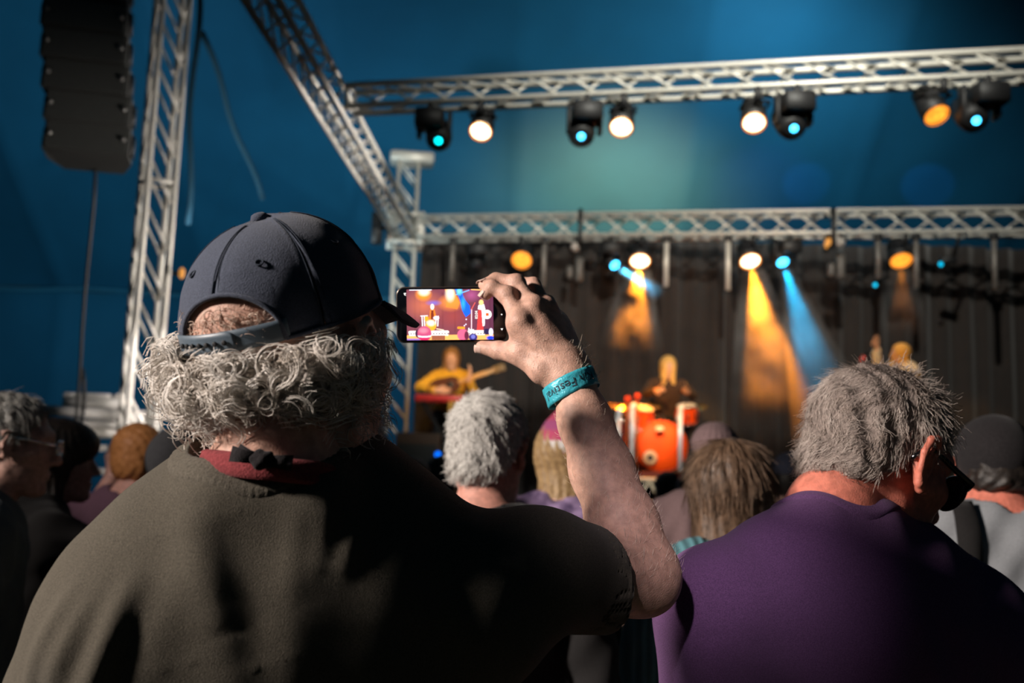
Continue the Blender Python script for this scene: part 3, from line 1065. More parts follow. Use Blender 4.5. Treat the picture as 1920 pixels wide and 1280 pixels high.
def crowd_person(head, yaw, label, shirt, skin_m, trousers, group=None, head_yaw=None, pitch=0.0, tilt=0.0, h=0.012, hscale=1.0, arms=None,
                 sleeves='short', width=1.0, hunch=0.055, name='person', cat='person', feet_z=0.0, shirt_kw=None, seated=False, hand_h=None):
    """a standing figure whose head centre is at world point head; feet on feet_z"""
    head = np.array(head, float)
    base = np.array([head[0], head[1], feet_z])
    H = head[2] - feet_z
    k = H / 1.62 if not seated else 1.0
    Rb = rotz(-math.radians(yaw))
    Rh = head_rot(yaw if head_yaw is None else head_yaw, pitch, tilt)
    hs = hscale * max(0.86, min(1.08, k)) if not seated else hscale
    neck0 = np.array([0, -0.06, H - 0.17 * hs + hunch * .8])
    sh = H - 0.245 * hs + hunch
    W = 0.185 * width * (0.5 + 0.5 * k)
    hipz = 0.95 * k if not seated else sh - 0.46
    root = empty(name, base, label, cat, group)

    def loc(Q):
        return (Q - base) @ Rb

    def wp(p):
        return base + Rb @ np.array(p, float)
    if arms is None:
        arms = {}
    A = {}
    fdir = {}
    for s, nm in ((-1, 'L'), (1, 'R')):
        sp = np.array([s * W, -0.05, sh - 0.02])
        if nm in arms:
            el, wr = (np.array(q, float) for q in arms[nm][:2])
        else:
            el = sp + np.array([s * 0.05, -0.02, -0.29 * k]); wr = el + np.array([s * 0.01, 0.06, -0.25 * k])
        fd = unit(wr - el) if nm not in arms or len(arms[nm]) < 3 else unit(arms[nm][2])
        fdir[nm] = fd
        A[nm] = (sp, el, wr, simple_hand(wr, fd, (-s * 0.3, 1, 0) if nm not in arms or len(arms[nm]) < 4 else arms[nm][3], 0.35))
    fwd = np.array([0, 1.0, 0])
    legs = []
    for s in (-1, 1):
        hp = np.array([s * 0.09, -0.05, hipz])
        if seated:
            kn = hp + np.array([s * 0.10, 0.42, -0.02]); an = kn + np.array([0, -0.03, -max(0.15, kn[2] - 0.08)])
        else:
            kn = np.array([s * 0.10, -0.03, 0.51 * k]); an = np.array([s * 0.11, -0.07, 0.09])
        legs.append((hp, kn, an))

    def torso(q, o):
        d = s_cone(q, (0, -0.055, sh - 0.10), (0, -0.05, hipz + 0.02), 0.155 * width + o, 0.145 * width + o, fwd, 0.68)
        d = smin(d, s_cone(q, (-W * .86, -0.055, sh - 0.035), (W * .86, -0.055, sh - 0.035), 0.058 + o, 0.058 + o), 0.08)
        d = smin(d, s_cone(q, (-W * .45, -0.06, sh + 0.015), (W * .45, -0.06, sh + 0.015), 0.035 + o, 0.035 + o), 0.07)
        return d

    def body(Q):
        q = loc(Q)
        d = near(Q, head, 0.24, lambda K: head_f((K - head) @ Rh / hs) * hs)
        d = smin(d, s_cone(q, (Rb.T @ (head + Rh @ np.array([0, -0.02, -0.05 * hs]) - base)), neck0 + (0, 0, -0.06), 0.053 * hs, 0.06 * hs), 0.03)
        d = smin(d, torso(q, -0.012), 0.05)
        for nm in 'LR':
            sp, el, wr, hd = A[nm]
            d = smin(d, s_chain(q, [sp, el, wr], [0.046, 0.037, 0.026], 0.02), 0.03)
            d = smin(d, near(q, wr + fdir[nm] * .08, 0.22, lambda K: hand_f(K, wr, hd, 0.02)), 0.01)
        for hp, kn, an in legs:
            d = smin(d, s_chain(q, [hp, kn, an], [0.075, 0.05, 0.036], 0.02), 0.03)
        return d

    reach = max(0.46, *(np.abs(A[n][i][:2]).max() + 0.2 for n in 'LR' for i in (1, 2)))
    zhi = max(H + 0.17, *(A[n][i][2] + 0.24 for n in 'LR' for i in (1, 2)))
    lo = base + np.array([-reach, -reach, 0.0 if not seated else 0.02]); hi = base + np.array([reach, reach, zhi])
    gb = surf(body, lo, hi, hand_h or h)
    obj('body', gb, skin_m, root)

    L = 0.55 if sleeves == 'short' else 1.0

    def shirt_f(Q):
        q = loc(Q)
        d = torso(q, 0.008)
        for nm in 'LR':
            sp, el, wr, hd = A[nm]
            if sleeves == 'short':
                d = smin(d, s_cone(q, sp, sp + (el - sp) * 0.62, 0.063, 0.062), 0.05)
                d = smax(d, -(s_cone(q, sp + (el - sp) * 0.62, el, 0.05, 0.045)), 0.004)
            else:
                d = smin(d, s_chain(q, [sp, el, wr - (wr - el) * 0.06], [0.06, 0.05, 0.039], 0.03), 0.04)
                d = smax(d, -s_cone(q, wr - (wr - el) * 0.05, wr + (wr - el) * 0.1, 0.032, 0.032), 0.004)
        d = smax(d, hipz - 0.04 - q[:, 2], 0.01)
        d = smax(d, -s_cone(q, neck0 + (0, 0.01, -0.035), neck0 + (0, 0.01, 0.3), 0.068 * hs, 0.075 * hs), 0.006)
        wv = 0.004 * np.sin(q[:, 0] * 38 + q[:, 2] * 22 + yaw) * np.sin(q[:, 2] * 17 + q[:, 0] * 9) + 0.003 * np.sin(q[:, 0] * 70 - q[:, 2] * 45)
        return d + wv
    gs = surf(shirt_f, base + np.array([-reach, -reach, hipz - 0.1]), base + np.array([reach, reach, zhi - 0.05]), h)
    so = obj('shirt' if sleeves == 'short' else 'jumper', gs, shirt, root)
    if trousers is not None:
        def tr(Q):
            q = loc(Q)
            d = s_cone(q, (0, -0.05, hipz + 0.08), (0, -0.05, hipz - 0.03), 0.145 * width, 0.15 * width, fwd, 0.72)
            for hp, kn, an in legs:
                d = smin(d, s_chain(q, [hp, kn, an], [0.088, 0.066, 0.055], 0.03), 0.05)
                d = smax(d, -s_cone(q, an - (0, 0, 0.02), an - (0, 0, 0.2), 0.045, 0.045), 0.004) if not seated else d
            return smax(d, q[:, 2] - hipz - 0.06, 0.01)
        obj('trousers', surf(tr, base + np.array([-0.45, -0.45, 0.03]), base + np.array([0.45, 0.6, hipz + 0.15]), 0.018), trousers, root)
        for hp, kn, an in legs:
            def shoe(Q, an=an):
                q = loc(Q)
                z0 = an[2] - 0.085
                d = s_cone(q, an + (0, -0.02, -0.045), an + (0, 0.15, -0.055), 0.042, 0.036)
                d = smin(d, s_cone(q, an + (0, -0.01, -0.02), an + (0, 0, 0.03), 0.045, 0.046), 0.03)
                return smax(d, z0 - q[:, 2], 0.006)
            obj('shoe', surf(shoe, wp(an) - 0.28, wp(an) + 0.28, 0.012), mat('dark_shoe_leather', (0.02, 0.018, 0.016), 0.5), root)
    info = dict(root=root, head=head, Rh=Rh, hs=hs, base=base, Rb=Rb, gb=gb, shirt=so, gs=gs, sh=sh, W=W, H=H, wp=wp, A=A)
    return info


def hair_shell(info, material, f, h=0.008, name='hair', extra=None):
    """hair mass as an SDF in head coordinates (units of head scale)"""
    hd, Rh, hs = info['head'], info['Rh'], info['hs']
    def g(Q):
        q = (Q - hd) @ Rh / hs
        return f(q) * hs
    ge = surf(g, hd - 0.55 * hs, hd + 0.3 * hs, h)
    return obj(name, ge, material, info['root']), ge


def short_hair_f(q, t=0.008, line=-0.01, back=-0.075):
    """cap of short hair: over the cranium, clear of the face, down to the nape"""
    d = s_ell(q, (0, -0.016, 0.046), (0.077 + t, 0.099 + t, 0.083 + t))
    d = smin(d, s_ell(q, (0, -0.05, -0.02), (0.062 + t, 0.058 + t, 0.07)), 0.03)
    lower = np.where(q[:, 1] > -0.02, line + (q[:, 1] + 0.02) * 0.9, line + (q[:, 1] + 0.02) * 1.0)
    lower = np.maximum(lower, back)
    lower = np.where(q[:, 1] > 0.045, lower + (q[:, 1] - 0.045) * 1.3, lower)
    d = smax(d, (lower - q[:, 2]) * 0.75, 0.012)
    n = 0.0025 * np.sin(q[:, 0] * 160 + 6 * np.sin(q[:, 2] * 60)) * np.sin(q[:, 2] * 130 + q[:, 1] * 90) + 0.002 * np.sin(q[:, 1] * 210 + q[:, 2] * 70)
    return d + n


def long_hair_f(q, length=0.3, t=0.012, wave=0.0022):
    d = s_ell(q, (0, -0.016, 0.044), (0.079 + t, 0.101 + t, 0.085 + t))
    d = smin(d, s_cone(q, (0, -0.045, -0.02), (0, -0.075, -length), 0.085 + t, 0.075, (0, 1, 0), 0.6), 0.05)
    s = q.copy(); s[:, 0] = np.abs(s[:, 0])
    d = smin(d, s_cone(s, (0.066, 0.01, 0.02), (0.075, 0.0, -length * 0.9), 0.026, 0.022), 0.03)
    face = s_cone(q, (0, 0.12, 0.02), (0, 0.12, -0.5), 0.066, 0.075)
    d = smax(d, -face, 0.02)
    an = np.arctan2(q[:, 0], -q[:, 1])
    return d + wave * np.sin(an * 26 + 5 * np.sin(q[:, 2] * 14)) + wave * 0.6 * np.sin(an * 57 + q[:, 2] * 9)


def strand_hair(info_or_root, v, f, mask, count, L, flow, material, rng, r0=0.0005, r1=0.00025, S=6, lift=0.5, jitter=0.35, name='hair', sides=3, bend=0.6, wob=0.0):
    p, n = sample_surface(v, f, mask, count, rng)
    fl = flow(p)
    ti = fl - (fl * n).sum(1, keepdims=True) * n
    ti /= np.linalg.norm(ti, axis=1, keepdims=True) + 1e-9
    d = n * lift + ti * (1 - lift) + rng.normal(0, jitter, (count, 3)) * 0.5
    d /= np.linalg.norm(d, axis=1, keepdims=True)
    ln = L * rng.uniform(0.55, 1.15, (count, 1))
    t = np.linspace(0, 1, S)[None, :, None]
    kick = rng.normal(0, jitter, (count, 1, 3)) * 0.35
    lines = p[:, None] - n[:, None] * 0.002 + ln[:, None] * (d[:, None] * t + (ti[:, None] * bend - n[:, None] * 0.15 + kick) * t ** 2)
    if wob:
        ph = rng.random((count, 1, 1)) * 6.28
        sd = np.cross(n, ti)[:, None]
        lines = lines + sd * wob * np.sin(t * 7 + ph) * t
    g = strands(lines, r0, r1, sides)
    o = obj(name, g, material, info_or_root, kind='stuff')
    return o

# ------------------------------------------------------------------ the man with the cap and the phone
SHR = fabric('olive_grey_jersey', (0.078, 0.068, 0.052), 0.30, 700)
mm_head = P(554, 688, 0.99)
MM_R = head_rot(30, -6, -2)
mm_base = np.array([P(540, 1150, 1.0)[0], P(540, 1150, 1.0)[1], 0.0])
man = empty('person', mm_base, 'grey curly-haired man in blue cap and olive tee filming with a phone', 'person')

SHL, SHRr = P(228, 1190, 0.925), P(905, 1140, 1.01)      # shoulder joints
ELR, WRR = P(1203, 1083, 1.155), P(1077, 728, 1.275)      # raised right arm
ELL, WRL = P(165, 1700, 0.98), P(230, 2250, 1.08)         # hanging left arm
NK0, NK1 = P(520, 800, 0.935), P(520, 960, 0.95)
ac = SHRr - SHL
BN = unit(np.array([ac[1], -ac[0], 0]))                   # outward normal of the back
if BN[1] > 0: BN = -BN
TC = P(550, 1120, 0.985)
HIP = np.array([TC[0] + 0.01, TC[1] + 0.03, 0.97])


def mm_torso(Q, o):
    d = s_cone(Q, TC, HIP, 0.175 + o, 0.165 + o, BN, 0.66)
    d = smin(d, s_cone(Q, SHL + ac * .05 - (0, 0, 0.005), SHRr - ac * .06, 0.062 + o, 0.062 + o), 0.09)
    d = smin(d, s_cone(Q, P(410, 1082, 0.915), P(670, 1062, 0.955), 0.034 + o, 0.034 + o), 0.055)
    d = smin(d, s_cone(Q, P(425, 940, 0.912), P(585, 938, 0.922), 0.032 + o, 0.032 + o), 0.03)
    # shoulder blades
    d = smin(d, s_ell(Q, P(330, 1170, 0.93), (0.07, 0.04, 0.09)) - o, 0.08)
    return d


ARM_FOLD = [ELR, P(1168, 985, 1.19), P(1128, 880, 1.225), P(1097, 790, 1.255), WRR]
ARM_RAD = [0.037, 0.0405, 0.0365, 0.031, 0.0275]


def mm_arm(Q):
    d = s_chain(Q, [SHRr, P(1060, 1080, 1.08), ELR], [0.055, 0.050, 0.040], 0.02)
    d = smin(d, s_chain(Q, ARM_FOLD, ARM_RAD, 0.02), 0.03)
    d = smin(d, s_ell(Q, P(1225, 1075, 1.16), (0.022, 0.022, 0.03)), 0.02)
    return d


def mm_body(Q):
    d = mm_torso(Q, -0.012)
    d = smin(d, s_cone(Q, NK0, NK1, 0.052, 0.062), 0.04)
    d = smin(d, mm_arm(Q), 0.03)
    d = smin(d, s_chain(Q, [SHL, ELL, WRL], [0.052, 0.042, 0.03], 0.02), 0.03)
    for s in (-1, 1):
        hp = HIP + ac / np.linalg.norm(ac) * 0.09 * s
        d = smin(d, s_chain(Q, [hp, [hp[0], hp[1] + .02, .52], [hp[0], hp[1] - .02, .1]], [0.08, 0.055, 0.04], 0.02), 0.03)
    d = smin(d, near(Q, WRL, 0.26, lambda K: hand_f(K, WRL, simple_hand(WRL, WRL - ELL, (0.4, 1, 0), 0.4))), 0.01)
    return d


def mm_headf(Q):
    q = (Q - mm_head) @ MM_R
    d = head_f(q)
    # bushy beard mass along the jaw is separate hair; the neck joins here
    d = smin(d, s_cone(Q, mm_head + MM_R @ np.array([0, -0.028, -0.04]), NK1, 0.054, 0.062), 0.03)
    return d


W0 = P(1086, 748, 1.27)
PHONE_D = 1.335
FING = [
    [P(1018, 694, 1.283), P(975, 664, 1.300), P(936, 657, 1.322), P(904, 651, 1.333)],
    [P(975, 603, 1.296), P(951, 553, 1.318), P(922, 538, 1.322), P(911, 552, 1.323)],
    [P(1000, 578, 1.312), P(968, 531, 1.338), P(930, 525, 1.345), P(908, 534, 1.335)],
    [P(1022, 580, 1.335), P(1000, 534, 1.365), P(962, 530, 1.380), P(938, 540, 1.372)],
    [P(1040, 604, 1.357), P(1028, 566, 1.388), P(1000, 552, 1.398), P(976, 556, 1.392)],
]


def mm_hand(Q):
    d = hand_f(Q, P(1066, 706, 1.285), FING, 0.024)
    d = smin(d, s_cone(Q, W0, P(1058, 690, 1.288), 0.0275, 0.027), 0.015)
    d = smin(d, s_cone(Q, P(980, 655, 1.302), P(975, 612, 1.302), 0.014, 0.013), 0.016)      # web
    d = smin(d, s_cone(Q, P(1080, 702, 1.30), P(1046, 618, 1.345), 0.019, 0.016), 0.02)      # outer edge of the palm
    # knuckles and tendons
    for i, (a, r) in enumerate([(FING[1][0], .0045), (FING[2][0], .005), (FING[3][0], .0045), (FING[4][0], .004)]):
        out = unit(CAM - a)
        d = smin(d, s_ell(Q, a + out * 0.0085, (0.0075, 0.0075, 0.0075)), 0.010)
        d = smin(d, s_cone(Q, a + out * 0.0105, P(1062, 700, 1.285) + out * 0.017, 0.003, 0.002), 0.012)
    # finger joints
    for ch in FING[1:3]:
        d = smin(d, s_ell(Q, ch[1], (0.0122, 0.0122, 0.0122)), 0.006)
    # thumb nail bed and nails are slight plates
    return d


lo = mm_base + np.array([-0.55, -0.45, 0.0]); hi = np.array([0.42, 1.62, 1.62])
g1 = surf(lambda Q: smin(mm_body(Q), 10 + 0 * Q[:, 0], 0.01), np.array([lo[0], 0.55, 0.02]), np.array([0.42, 1.55, 1.70]), 0.0062)
g2 = surf(mm_headf, mm_head - 0.19, mm_head + 0.19, 0.0032)
hc = P(1000, 640, 1.32)
g3 = surf(mm_hand, hc - 0.125, hc + 0.125, 0.0018)
# keep the fine head, the fine hand and the coarser rest as one body mesh (joints under bandana and wristband)
gb = merge((g1[0], g1[1].tolist()), (g2[0], g2[1].tolist()), (g3[0], g3[1].tolist()))
obj('body', (gb[0], np.array(gb[1])), M_SKIN, man)

# nails
M_NAIL = mat('finger_nail', (0.70, 0.48, 0.40), 0.3, 0, 0.06, 60)
tn = FING[0]
for ch, rr, up in [(FING[0], 0.0088, (0, -0.6, -0.5)), (FING[1], 0.0078, (-0.8, -0.4, 0.35)), (FING[2], 0.008, (-0.8, -0.3, 0.5))]:
    a, b = ch[-2], ch[-1]
    t = unit(b - a); n = unit(np.array(up) - (np.array(up) @ t) * t); w = np.cross(t, n)
    V = []
    for i in range(6):
        for j in range(6):
            u = (i / 5 - 0.5) * 0.011; an = (j / 5 - 0.5) * 1.6
            V.append(b + t * (u + 0.002) + (n * math.cos(an) + w * math.sin(an)) * (rr + 0.0006))
    obj('finger_nail', thicken((np.array(V), grid_faces(6, 6)), 0.0006), M_NAIL, man)


# T-shirt
def fold(Q, a, b, w, amp, taper=True):
    a = np.array(a); b = np.array(b)
    ab = b - a
    t = ((Q - a) @ ab) / (ab @ ab)
    tc = np.clip(t, 0, 1)
    e_ = Q - a - tc[:, None] * ab
    vd = unit((a + b) / 2 - CAM)
    e_ = e_ - (e_ @ vd)[:, None] * vd
    d = np.linalg.norm(e_, axis=1)
    e = amp * np.exp(-(d / w) ** 2)
    return e * np.where((t > 0) & (t < 1), np.sin(np.pi * np.clip(t, 0.0, 1)) ** 0.4 if taper else 1, np.where((t <= -0.3) | (t >= 1.3), 0, 0.3))


FOLDS = [  # (a, b, width, height): pixel+depth points on the back
    ((345, 945, .86), (420, 1190, .84), .014, .010), ((420, 1190, .84), (445, 1330, .85), .018, .008),
    ((335, 1060, .84), (250, 1330, .84), .016, .010), ((250, 1080, .83), (150, 1340, .84), .016, .009),
    ((190, 1060, .82), (85, 1310, .84), .015, .010), ((140, 1080, .84), (50, 1300, .86), .012, .008),
    ((560, 950, .87), (545, 1120, .86), .010, .006), ((618, 950, .88), (590, 1080, .87), .009, .006), ((665, 955, .885), (640, 1050, .88), .009, .007),
    ((700, 950, .885), (640, 1075, .89), .008, .006),
    ((880, 960, .93), (890, 1050, .92), .010, .008), ((925, 975, .95), (950, 1080, .94), .009, .007), ((965, 985, .97), (1000, 1110, .96), .010, .008),
    ((1010, 995, .99), (1050, 1130, .99), .010, .007), ((1060, 1005, 1.02), (1095, 1150, 1.02), .010, .007), ((850, 950, .92), (800, 1050, .9), .010, -.006),
    ((430, 960, .86), (500, 1250, .84), .02, -.007), ((300, 1000, .85), (330, 1250, .83), .02, -.008),
    ((520, 1150, .85), (560, 1330, .86), .02, .006),
]
FOLDS = [(P(*a), P(*b), w, h) for a, b, w, h in FOLDS]
SLV = P(1122, 1085, 1.115)
slv_n = unit(ELR - SHRr)
COLL = P(475, 904, 0.925)
COLN = unit(np.array([0.06, 0.22, 1.0]))
COLN = unit(NK0 - NK1 + np.array([-0.03, 0.01, 0.02]))


def mm_shirt(Q):
    d = mm_torso(Q, 0.006)
    d = smin(d, s_chain(Q, [SHRr, P(1010, 1070, 1.045), P(1135, 1092, 1.125)], [0.066, 0.063, 0.058], 0.02), 0.045)
    d = smin(d, s_chain(Q, [SHL, P(182, 1310, 0.945), P(165, 1560, 0.97)], [0.066, 0.077, 0.084], 0.02), 0.045)
    d = smax(d, (Q - SLV) @ slv_n, 0.004)
    d = smax(d, -s_chain(Q, [P(1085, 1082, 1.09), P(1203, 1090, 1.17)], [0.053, 0.053]), 0.003)
    LE = P(168, 1580, 0.97)
    d = smax(d, np.where(Q[:, 0] < -0.30, LE[2] - Q[:, 2], -1.0), 0.004)
    d = smax(d, 0.86 - Q[:, 2], 0.006)
    d = smax(d, -s_cone(Q, P(492, 925, .958), P(492, 700, .955), 0.060, 0.080), 0.004)
    return d


gs = surf(mm_shirt, np.array([-0.56, 0.62, 0.82]), np.array([0.22, 1.3, 1.62]), 0.0048)
sv, sf = gs
sn = vnormals(sv, sf)
disp = np.zeros(len(sv))
back = np.clip(-(sn @ np.array([0, 1.0, 0])) + 0.5, 0, 1)
for a, b, w, hgt in FOLDS:
    left = a[0] < P(300, 1000, .85)[0]
    disp += fold(sv, a, b, w * (0.8 if left else 1.25), hgt * (1.3 if left else 0.42))
disp = disp * back + 0.0012 * np.sin(sv[:, 0] * 60 + sv[:, 2] * 31) * np.sin(sv[:, 2] * 44 - sv[:, 0] * 13)
sv = sv + sn * disp[:, None]
obj('t_shirt', (sv, sf), SHR, man)
# ribbed collar following the neck opening
m = 72
ex = unit(ac - (ac @ np.array([0, 0, 1])) * np.array([0, 0, 1.0]))
ey = -BN


def mm_collar(Q):
    d = mm_shirt(Q) - 0.0026
    c = s_cone(Q, P(492, 925, .958), P(492, 700, .955), 0.060, 0.080)
    return smax(smax(d, c - 0.021, 0.003), -(c + 0.0008), 0.002)


cg = surf(mm_collar, P(475, 915, .93) - 0.13, P(475, 915, .93) + np.array([0.13, 0.13, 0.08]), 0.0026)
cvn = vnormals(*cg)
can = np.arctan2((cg[0] - P(476, 910, .935)) @ ex, (cg[0] - P(476, 910, .935)) @ ey)
obj('collar', (cg[0] + cvn * (0.0003 * np.sin(can * 56))[:, None], cg[1]), fabric('olive_grey_rib', (0.088, 0.077, 0.06), 0.3, 500), man)
# trousers and shoes
M_JEAN = fabric('dark_denim', (0.02, 0.025, 0.04), 0.3, 400)


def mm_tr(Q):
    d = s_cone(Q, HIP + (0, 0, .03), HIP - (0, 0, .05), 0.165, 0.17, BN, 0.72)
    for s in (-1, 1):
        hp = HIP + ac / np.linalg.norm(ac) * 0.09 * s
        d = smin(d, s_chain(Q, [hp, [hp[0], hp[1] + .02, .52], [hp[0], hp[1] - .02, .12]], [0.095, 0.075, 0.065], 0.03), 0.05)
    return smax(smax(d, Q[:, 2] - 0.99, 0.01), 0.06 - Q[:, 2], 0.005)


obj('trousers', surf(mm_tr, HIP - np.array([.45, .4, .95]), HIP + np.array([.45, .4, .1]), 0.014), M_JEAN, man)
for s in (-1, 1):
    hp = HIP + ac / np.linalg.norm(ac) * 0.09 * s
    an = np.array([hp[0], hp[1] - .02, .08])
    obj('shoe', surf(lambda Q: smax(smin(s_cone(Q, an + (0, -.02, -.04), an + (0, .17, -.05), .045, .038), s_cone(Q, an, an + (0, 0, .04), .05, .05), .03), 0.004 - Q[:, 2], .004),
                     an - np.array([.12, .12, .09]), an + np.array([.12, .26, .14]), 0.01), mat('dark_shoe_leather', (0.02, 0.018, 0.016), 0.5), man)

# ---- cap
CAPC = fabric('navy_cotton_twill', (0.06, 0.07, 0.10), 0.22, 600, sheen=0.15)
cap = obj('cap', tube((0, 0, 0), (0, 0, 0.001), 0.0005, n=4), CAPC, man) if False else None
CR = MM_R @ rotx(math.radians(17))
CO = mm_head + MM_R @ np.array([0, -0.012, 0.043])
CA, CB, CH = 0.106, 0.0875, 0.104       # half length, half width, height


def cap_pt(phi, v, out=0.0):
    """phi = 0 at the back, grows towards the wearer's right; v = 0 band .. 1 top"""
    r = max(0.0, 1 - v ** 2.35) ** (1 / 2.1)
    front = 0.5 - 0.5 * math.cos(phi)
    z = CH * v * (1 + 0.04 * front)
    x = (CB + out) * r * math.sin(phi)
    y = -(CA + out) * r * math.cos(phi)
    return CO + CR @ np.array([x, y + 0.004 * v, z + (out if v > .6 else 0)])


ARCH_W, ARCH_H, TW = 0.62, 0.47, 0.20


def v0(phi):
    p = (phi - TW + math.pi) % (2 * math.pi) - math.pi
    if abs(p) >= ARCH_W: return 0.0
    return ARCH_H * max(0.0, 1 - (p / ARCH_W) ** 2) ** 0.45


capE = None
seams = [k * math.pi / 3 + 0.17 for k in range(6)]
crown = None
for k in range(6):
    a0 = seams[k]; nu, nv = 22, 26
    V = []
    for j in range(nv):
        for i in range(nu):
            ph = a0 + (math.pi / 3) * i / (nu - 1)
            s = v0(ph)
            v = s + (1 - s) * (j / (nv - 1)) ** 0.9
            v = min(v, 0.9995)
            e = min(i, nu - 1 - i) / (nu - 1)
            dent = -0.0008 * math.exp(-(e / 0.02) ** 2) + 0.0009 * math.exp(-((e - 0.055) / 0.02) ** 2)
            wr = 0.0016 * math.sin(ph * 9 + v * 7) * math.sin(v * 11 + k) * (1 - v) + 0.0022 * math.sin(ph * 4 + 2 * k) * (1 - v)
            V.append(cap_pt(ph, v, dent + wr))
    g = thicken((np.array(V), [q[::-1] for q in grid_faces(nu, nv)]), -0.0018)
    if k == 0:
        crown = obj('cap', g, CAPC, man, label='faded navy baseball cap with curved peak')
    else:
        obj('crown_panel', g, CAPC, crown)
for k in range(6):
    for sd in (-0.05, 0.05):
        pts = []
        for v in np.linspace(max(v0(seams[k] + sd) + 0.01, 0.02), 0.97, 40):
            pts.append(cap_pt(seams[k] + sd * (1 - v * .5), v, 0.0011))
        obj('stitching', path_tube(pts, 0.0006, 4), fabric('navy_thread', (0.03, 0.038, 0.055)), crown)
obj('button', lathe([(0.0075, -0.002), (0.009, 0.001), (0.0075, 0.005), (0.004, 0.0068), (0.0005, 0.0072)], 16, cap_pt(0, 0.9995), CR[:, 2]), CAPC, crown)
for k in range(6):
    ph = seams[k] + math.pi / 6
    p = cap_pt(ph, 0.66, 0.0008); q = cap_pt(ph, 0.66, 0.01)
    n = unit(q - p)
    an = np.arange(14) * 2 * math.pi / 14
    x, y, _ = frame(n)
    obj('eyelet', path_tube([p + (x * math.cos(a) + y * math.sin(a)) * 0.0036 for a in an], 0.0009, 6, closed=True), fabric('navy_thread', (0.05, 0.06, 0.085)), crown)
# arch binding and sweat band edge
pts = [cap_pt(p, max(v0(p), 0.0), 0.0012) for p in np.linspace(TW - ARCH_W, TW + ARCH_W, 36)]
obj('arch_binding', path_tube(pts, 0.0026, 6), CAPC, crown)
pts = [cap_pt(p, 0.004, 0.001) for p in np.linspace(TW + ARCH_W, TW + 2 * math.pi - ARCH_W, 70)]
obj('hem', path_tube(pts, 0.0022, 6), CAPC, crown)
# plastic snap strap
M_STRAP = mat('grey_blue_plastic', (0.085, 0.115, 0.145), 0.45, 0, 0.1, 80)
for lay, (pa, pb, o) in enumerate([(-0.52, 0.36, 0.0035), (0.2, 0.86, 0.0018)]):
    V = []
    nn = 30
    for j in range(5):
        for i in range(nn):
            p = pa + (pb - pa) * i / (nn - 1)
            hgt = 0.019
            if lay == 0 and i > nn - 4:
                hgt *= [0.96, 0.85, 0.6][i - nn + 3]
            zz = (j / 4 - 0.5) * hgt + 0.0085
            V.append(CO + CR @ np.array([(CB + o) * math.sin(p), -(CA + o) * math.cos(p), zz]))
    obj('strap', thicken((np.array(V), [q[::-1] for q in grid_faces(nn, 5)]), -0.0018), M_STRAP, crown)
for i in range(7):
    p = -0.34 + i * 0.1
    c = CO + CR @ np.array([(CB + .0055) * math.sin(p), -(CA + .0055) * math.cos(p), 0.0085])
    n = CR @ np.array([math.sin(p), -math.cos(p), 0])
    obj('snap_hole', lathe([(0.0024, -0.001), (0.0024, 0.0006), (0.0012, 0.001)], 10, c, n), mat('dark_hole', (0.004, 0.004, 0.005), 0.7), crown)
# peak
V = []
nu, nw = 31, 12
for j in range(nw):
    w = j / (nw - 1)
    for i in range(nu):
        u = -1 + 2 * i / (nu - 1)
        ph = math.pi - u * 0.86
        inner = np.array([CB * math.sin(ph), -CA * math.cos(ph), 0.0])
        out_len = 0.082 * (1 - u * u) ** 0.6
        p = inner + np.array([inner[0] * 0.10 * w, out_len * w, 0])
        p[2] += (1 - u * u) ** 0.6 * (-0.026 * w * w - 0.016 * w) - 0.034 * abs(u) ** 1.4 * w * max(0, 1 - u * u) ** 0.35
        V.append(CO + CR @ p)
obj('peak', thicken((np.array(V), grid_faces(nu, nw)), 0.0035), fabric('navy_peak', (0.035, 0.042, 0.058), 0.2, 600), crown)

# ---- curly hair
rng = np.random.default_rng(11)
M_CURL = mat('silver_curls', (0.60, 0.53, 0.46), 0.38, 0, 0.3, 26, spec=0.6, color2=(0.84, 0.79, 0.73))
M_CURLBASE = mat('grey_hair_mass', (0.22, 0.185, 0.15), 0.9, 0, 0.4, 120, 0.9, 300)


def hq(Q):
    return (Q - mm_head) @ MM_R


def mass(Q):
    q = hq(Q)
    d = s_ell(q, (0, -0.028, 0.0), (0.090, 0.095, 0.048))
    d = smax(d, q[:, 1] - 0.038, 0.02)
    d = smax(d, q[:, 2] - 0.022 - q[:, 1] * 0.25 - 0.02 * np.clip((-q[:, 0] - 0.03) / 0.03, 0, 1), 0.012)
    return d + 0.004 * np.sin(q[:, 0] * 120) * np.sin(q[:, 2] * 110 + q[:, 1] * 90)


gm = surf(mass, mm_head - 0.15, mm_head + 0.15, 0.005)
hair = obj('hair', gm, M_CURLBASE, man, label='bushy silver curls below the cap')


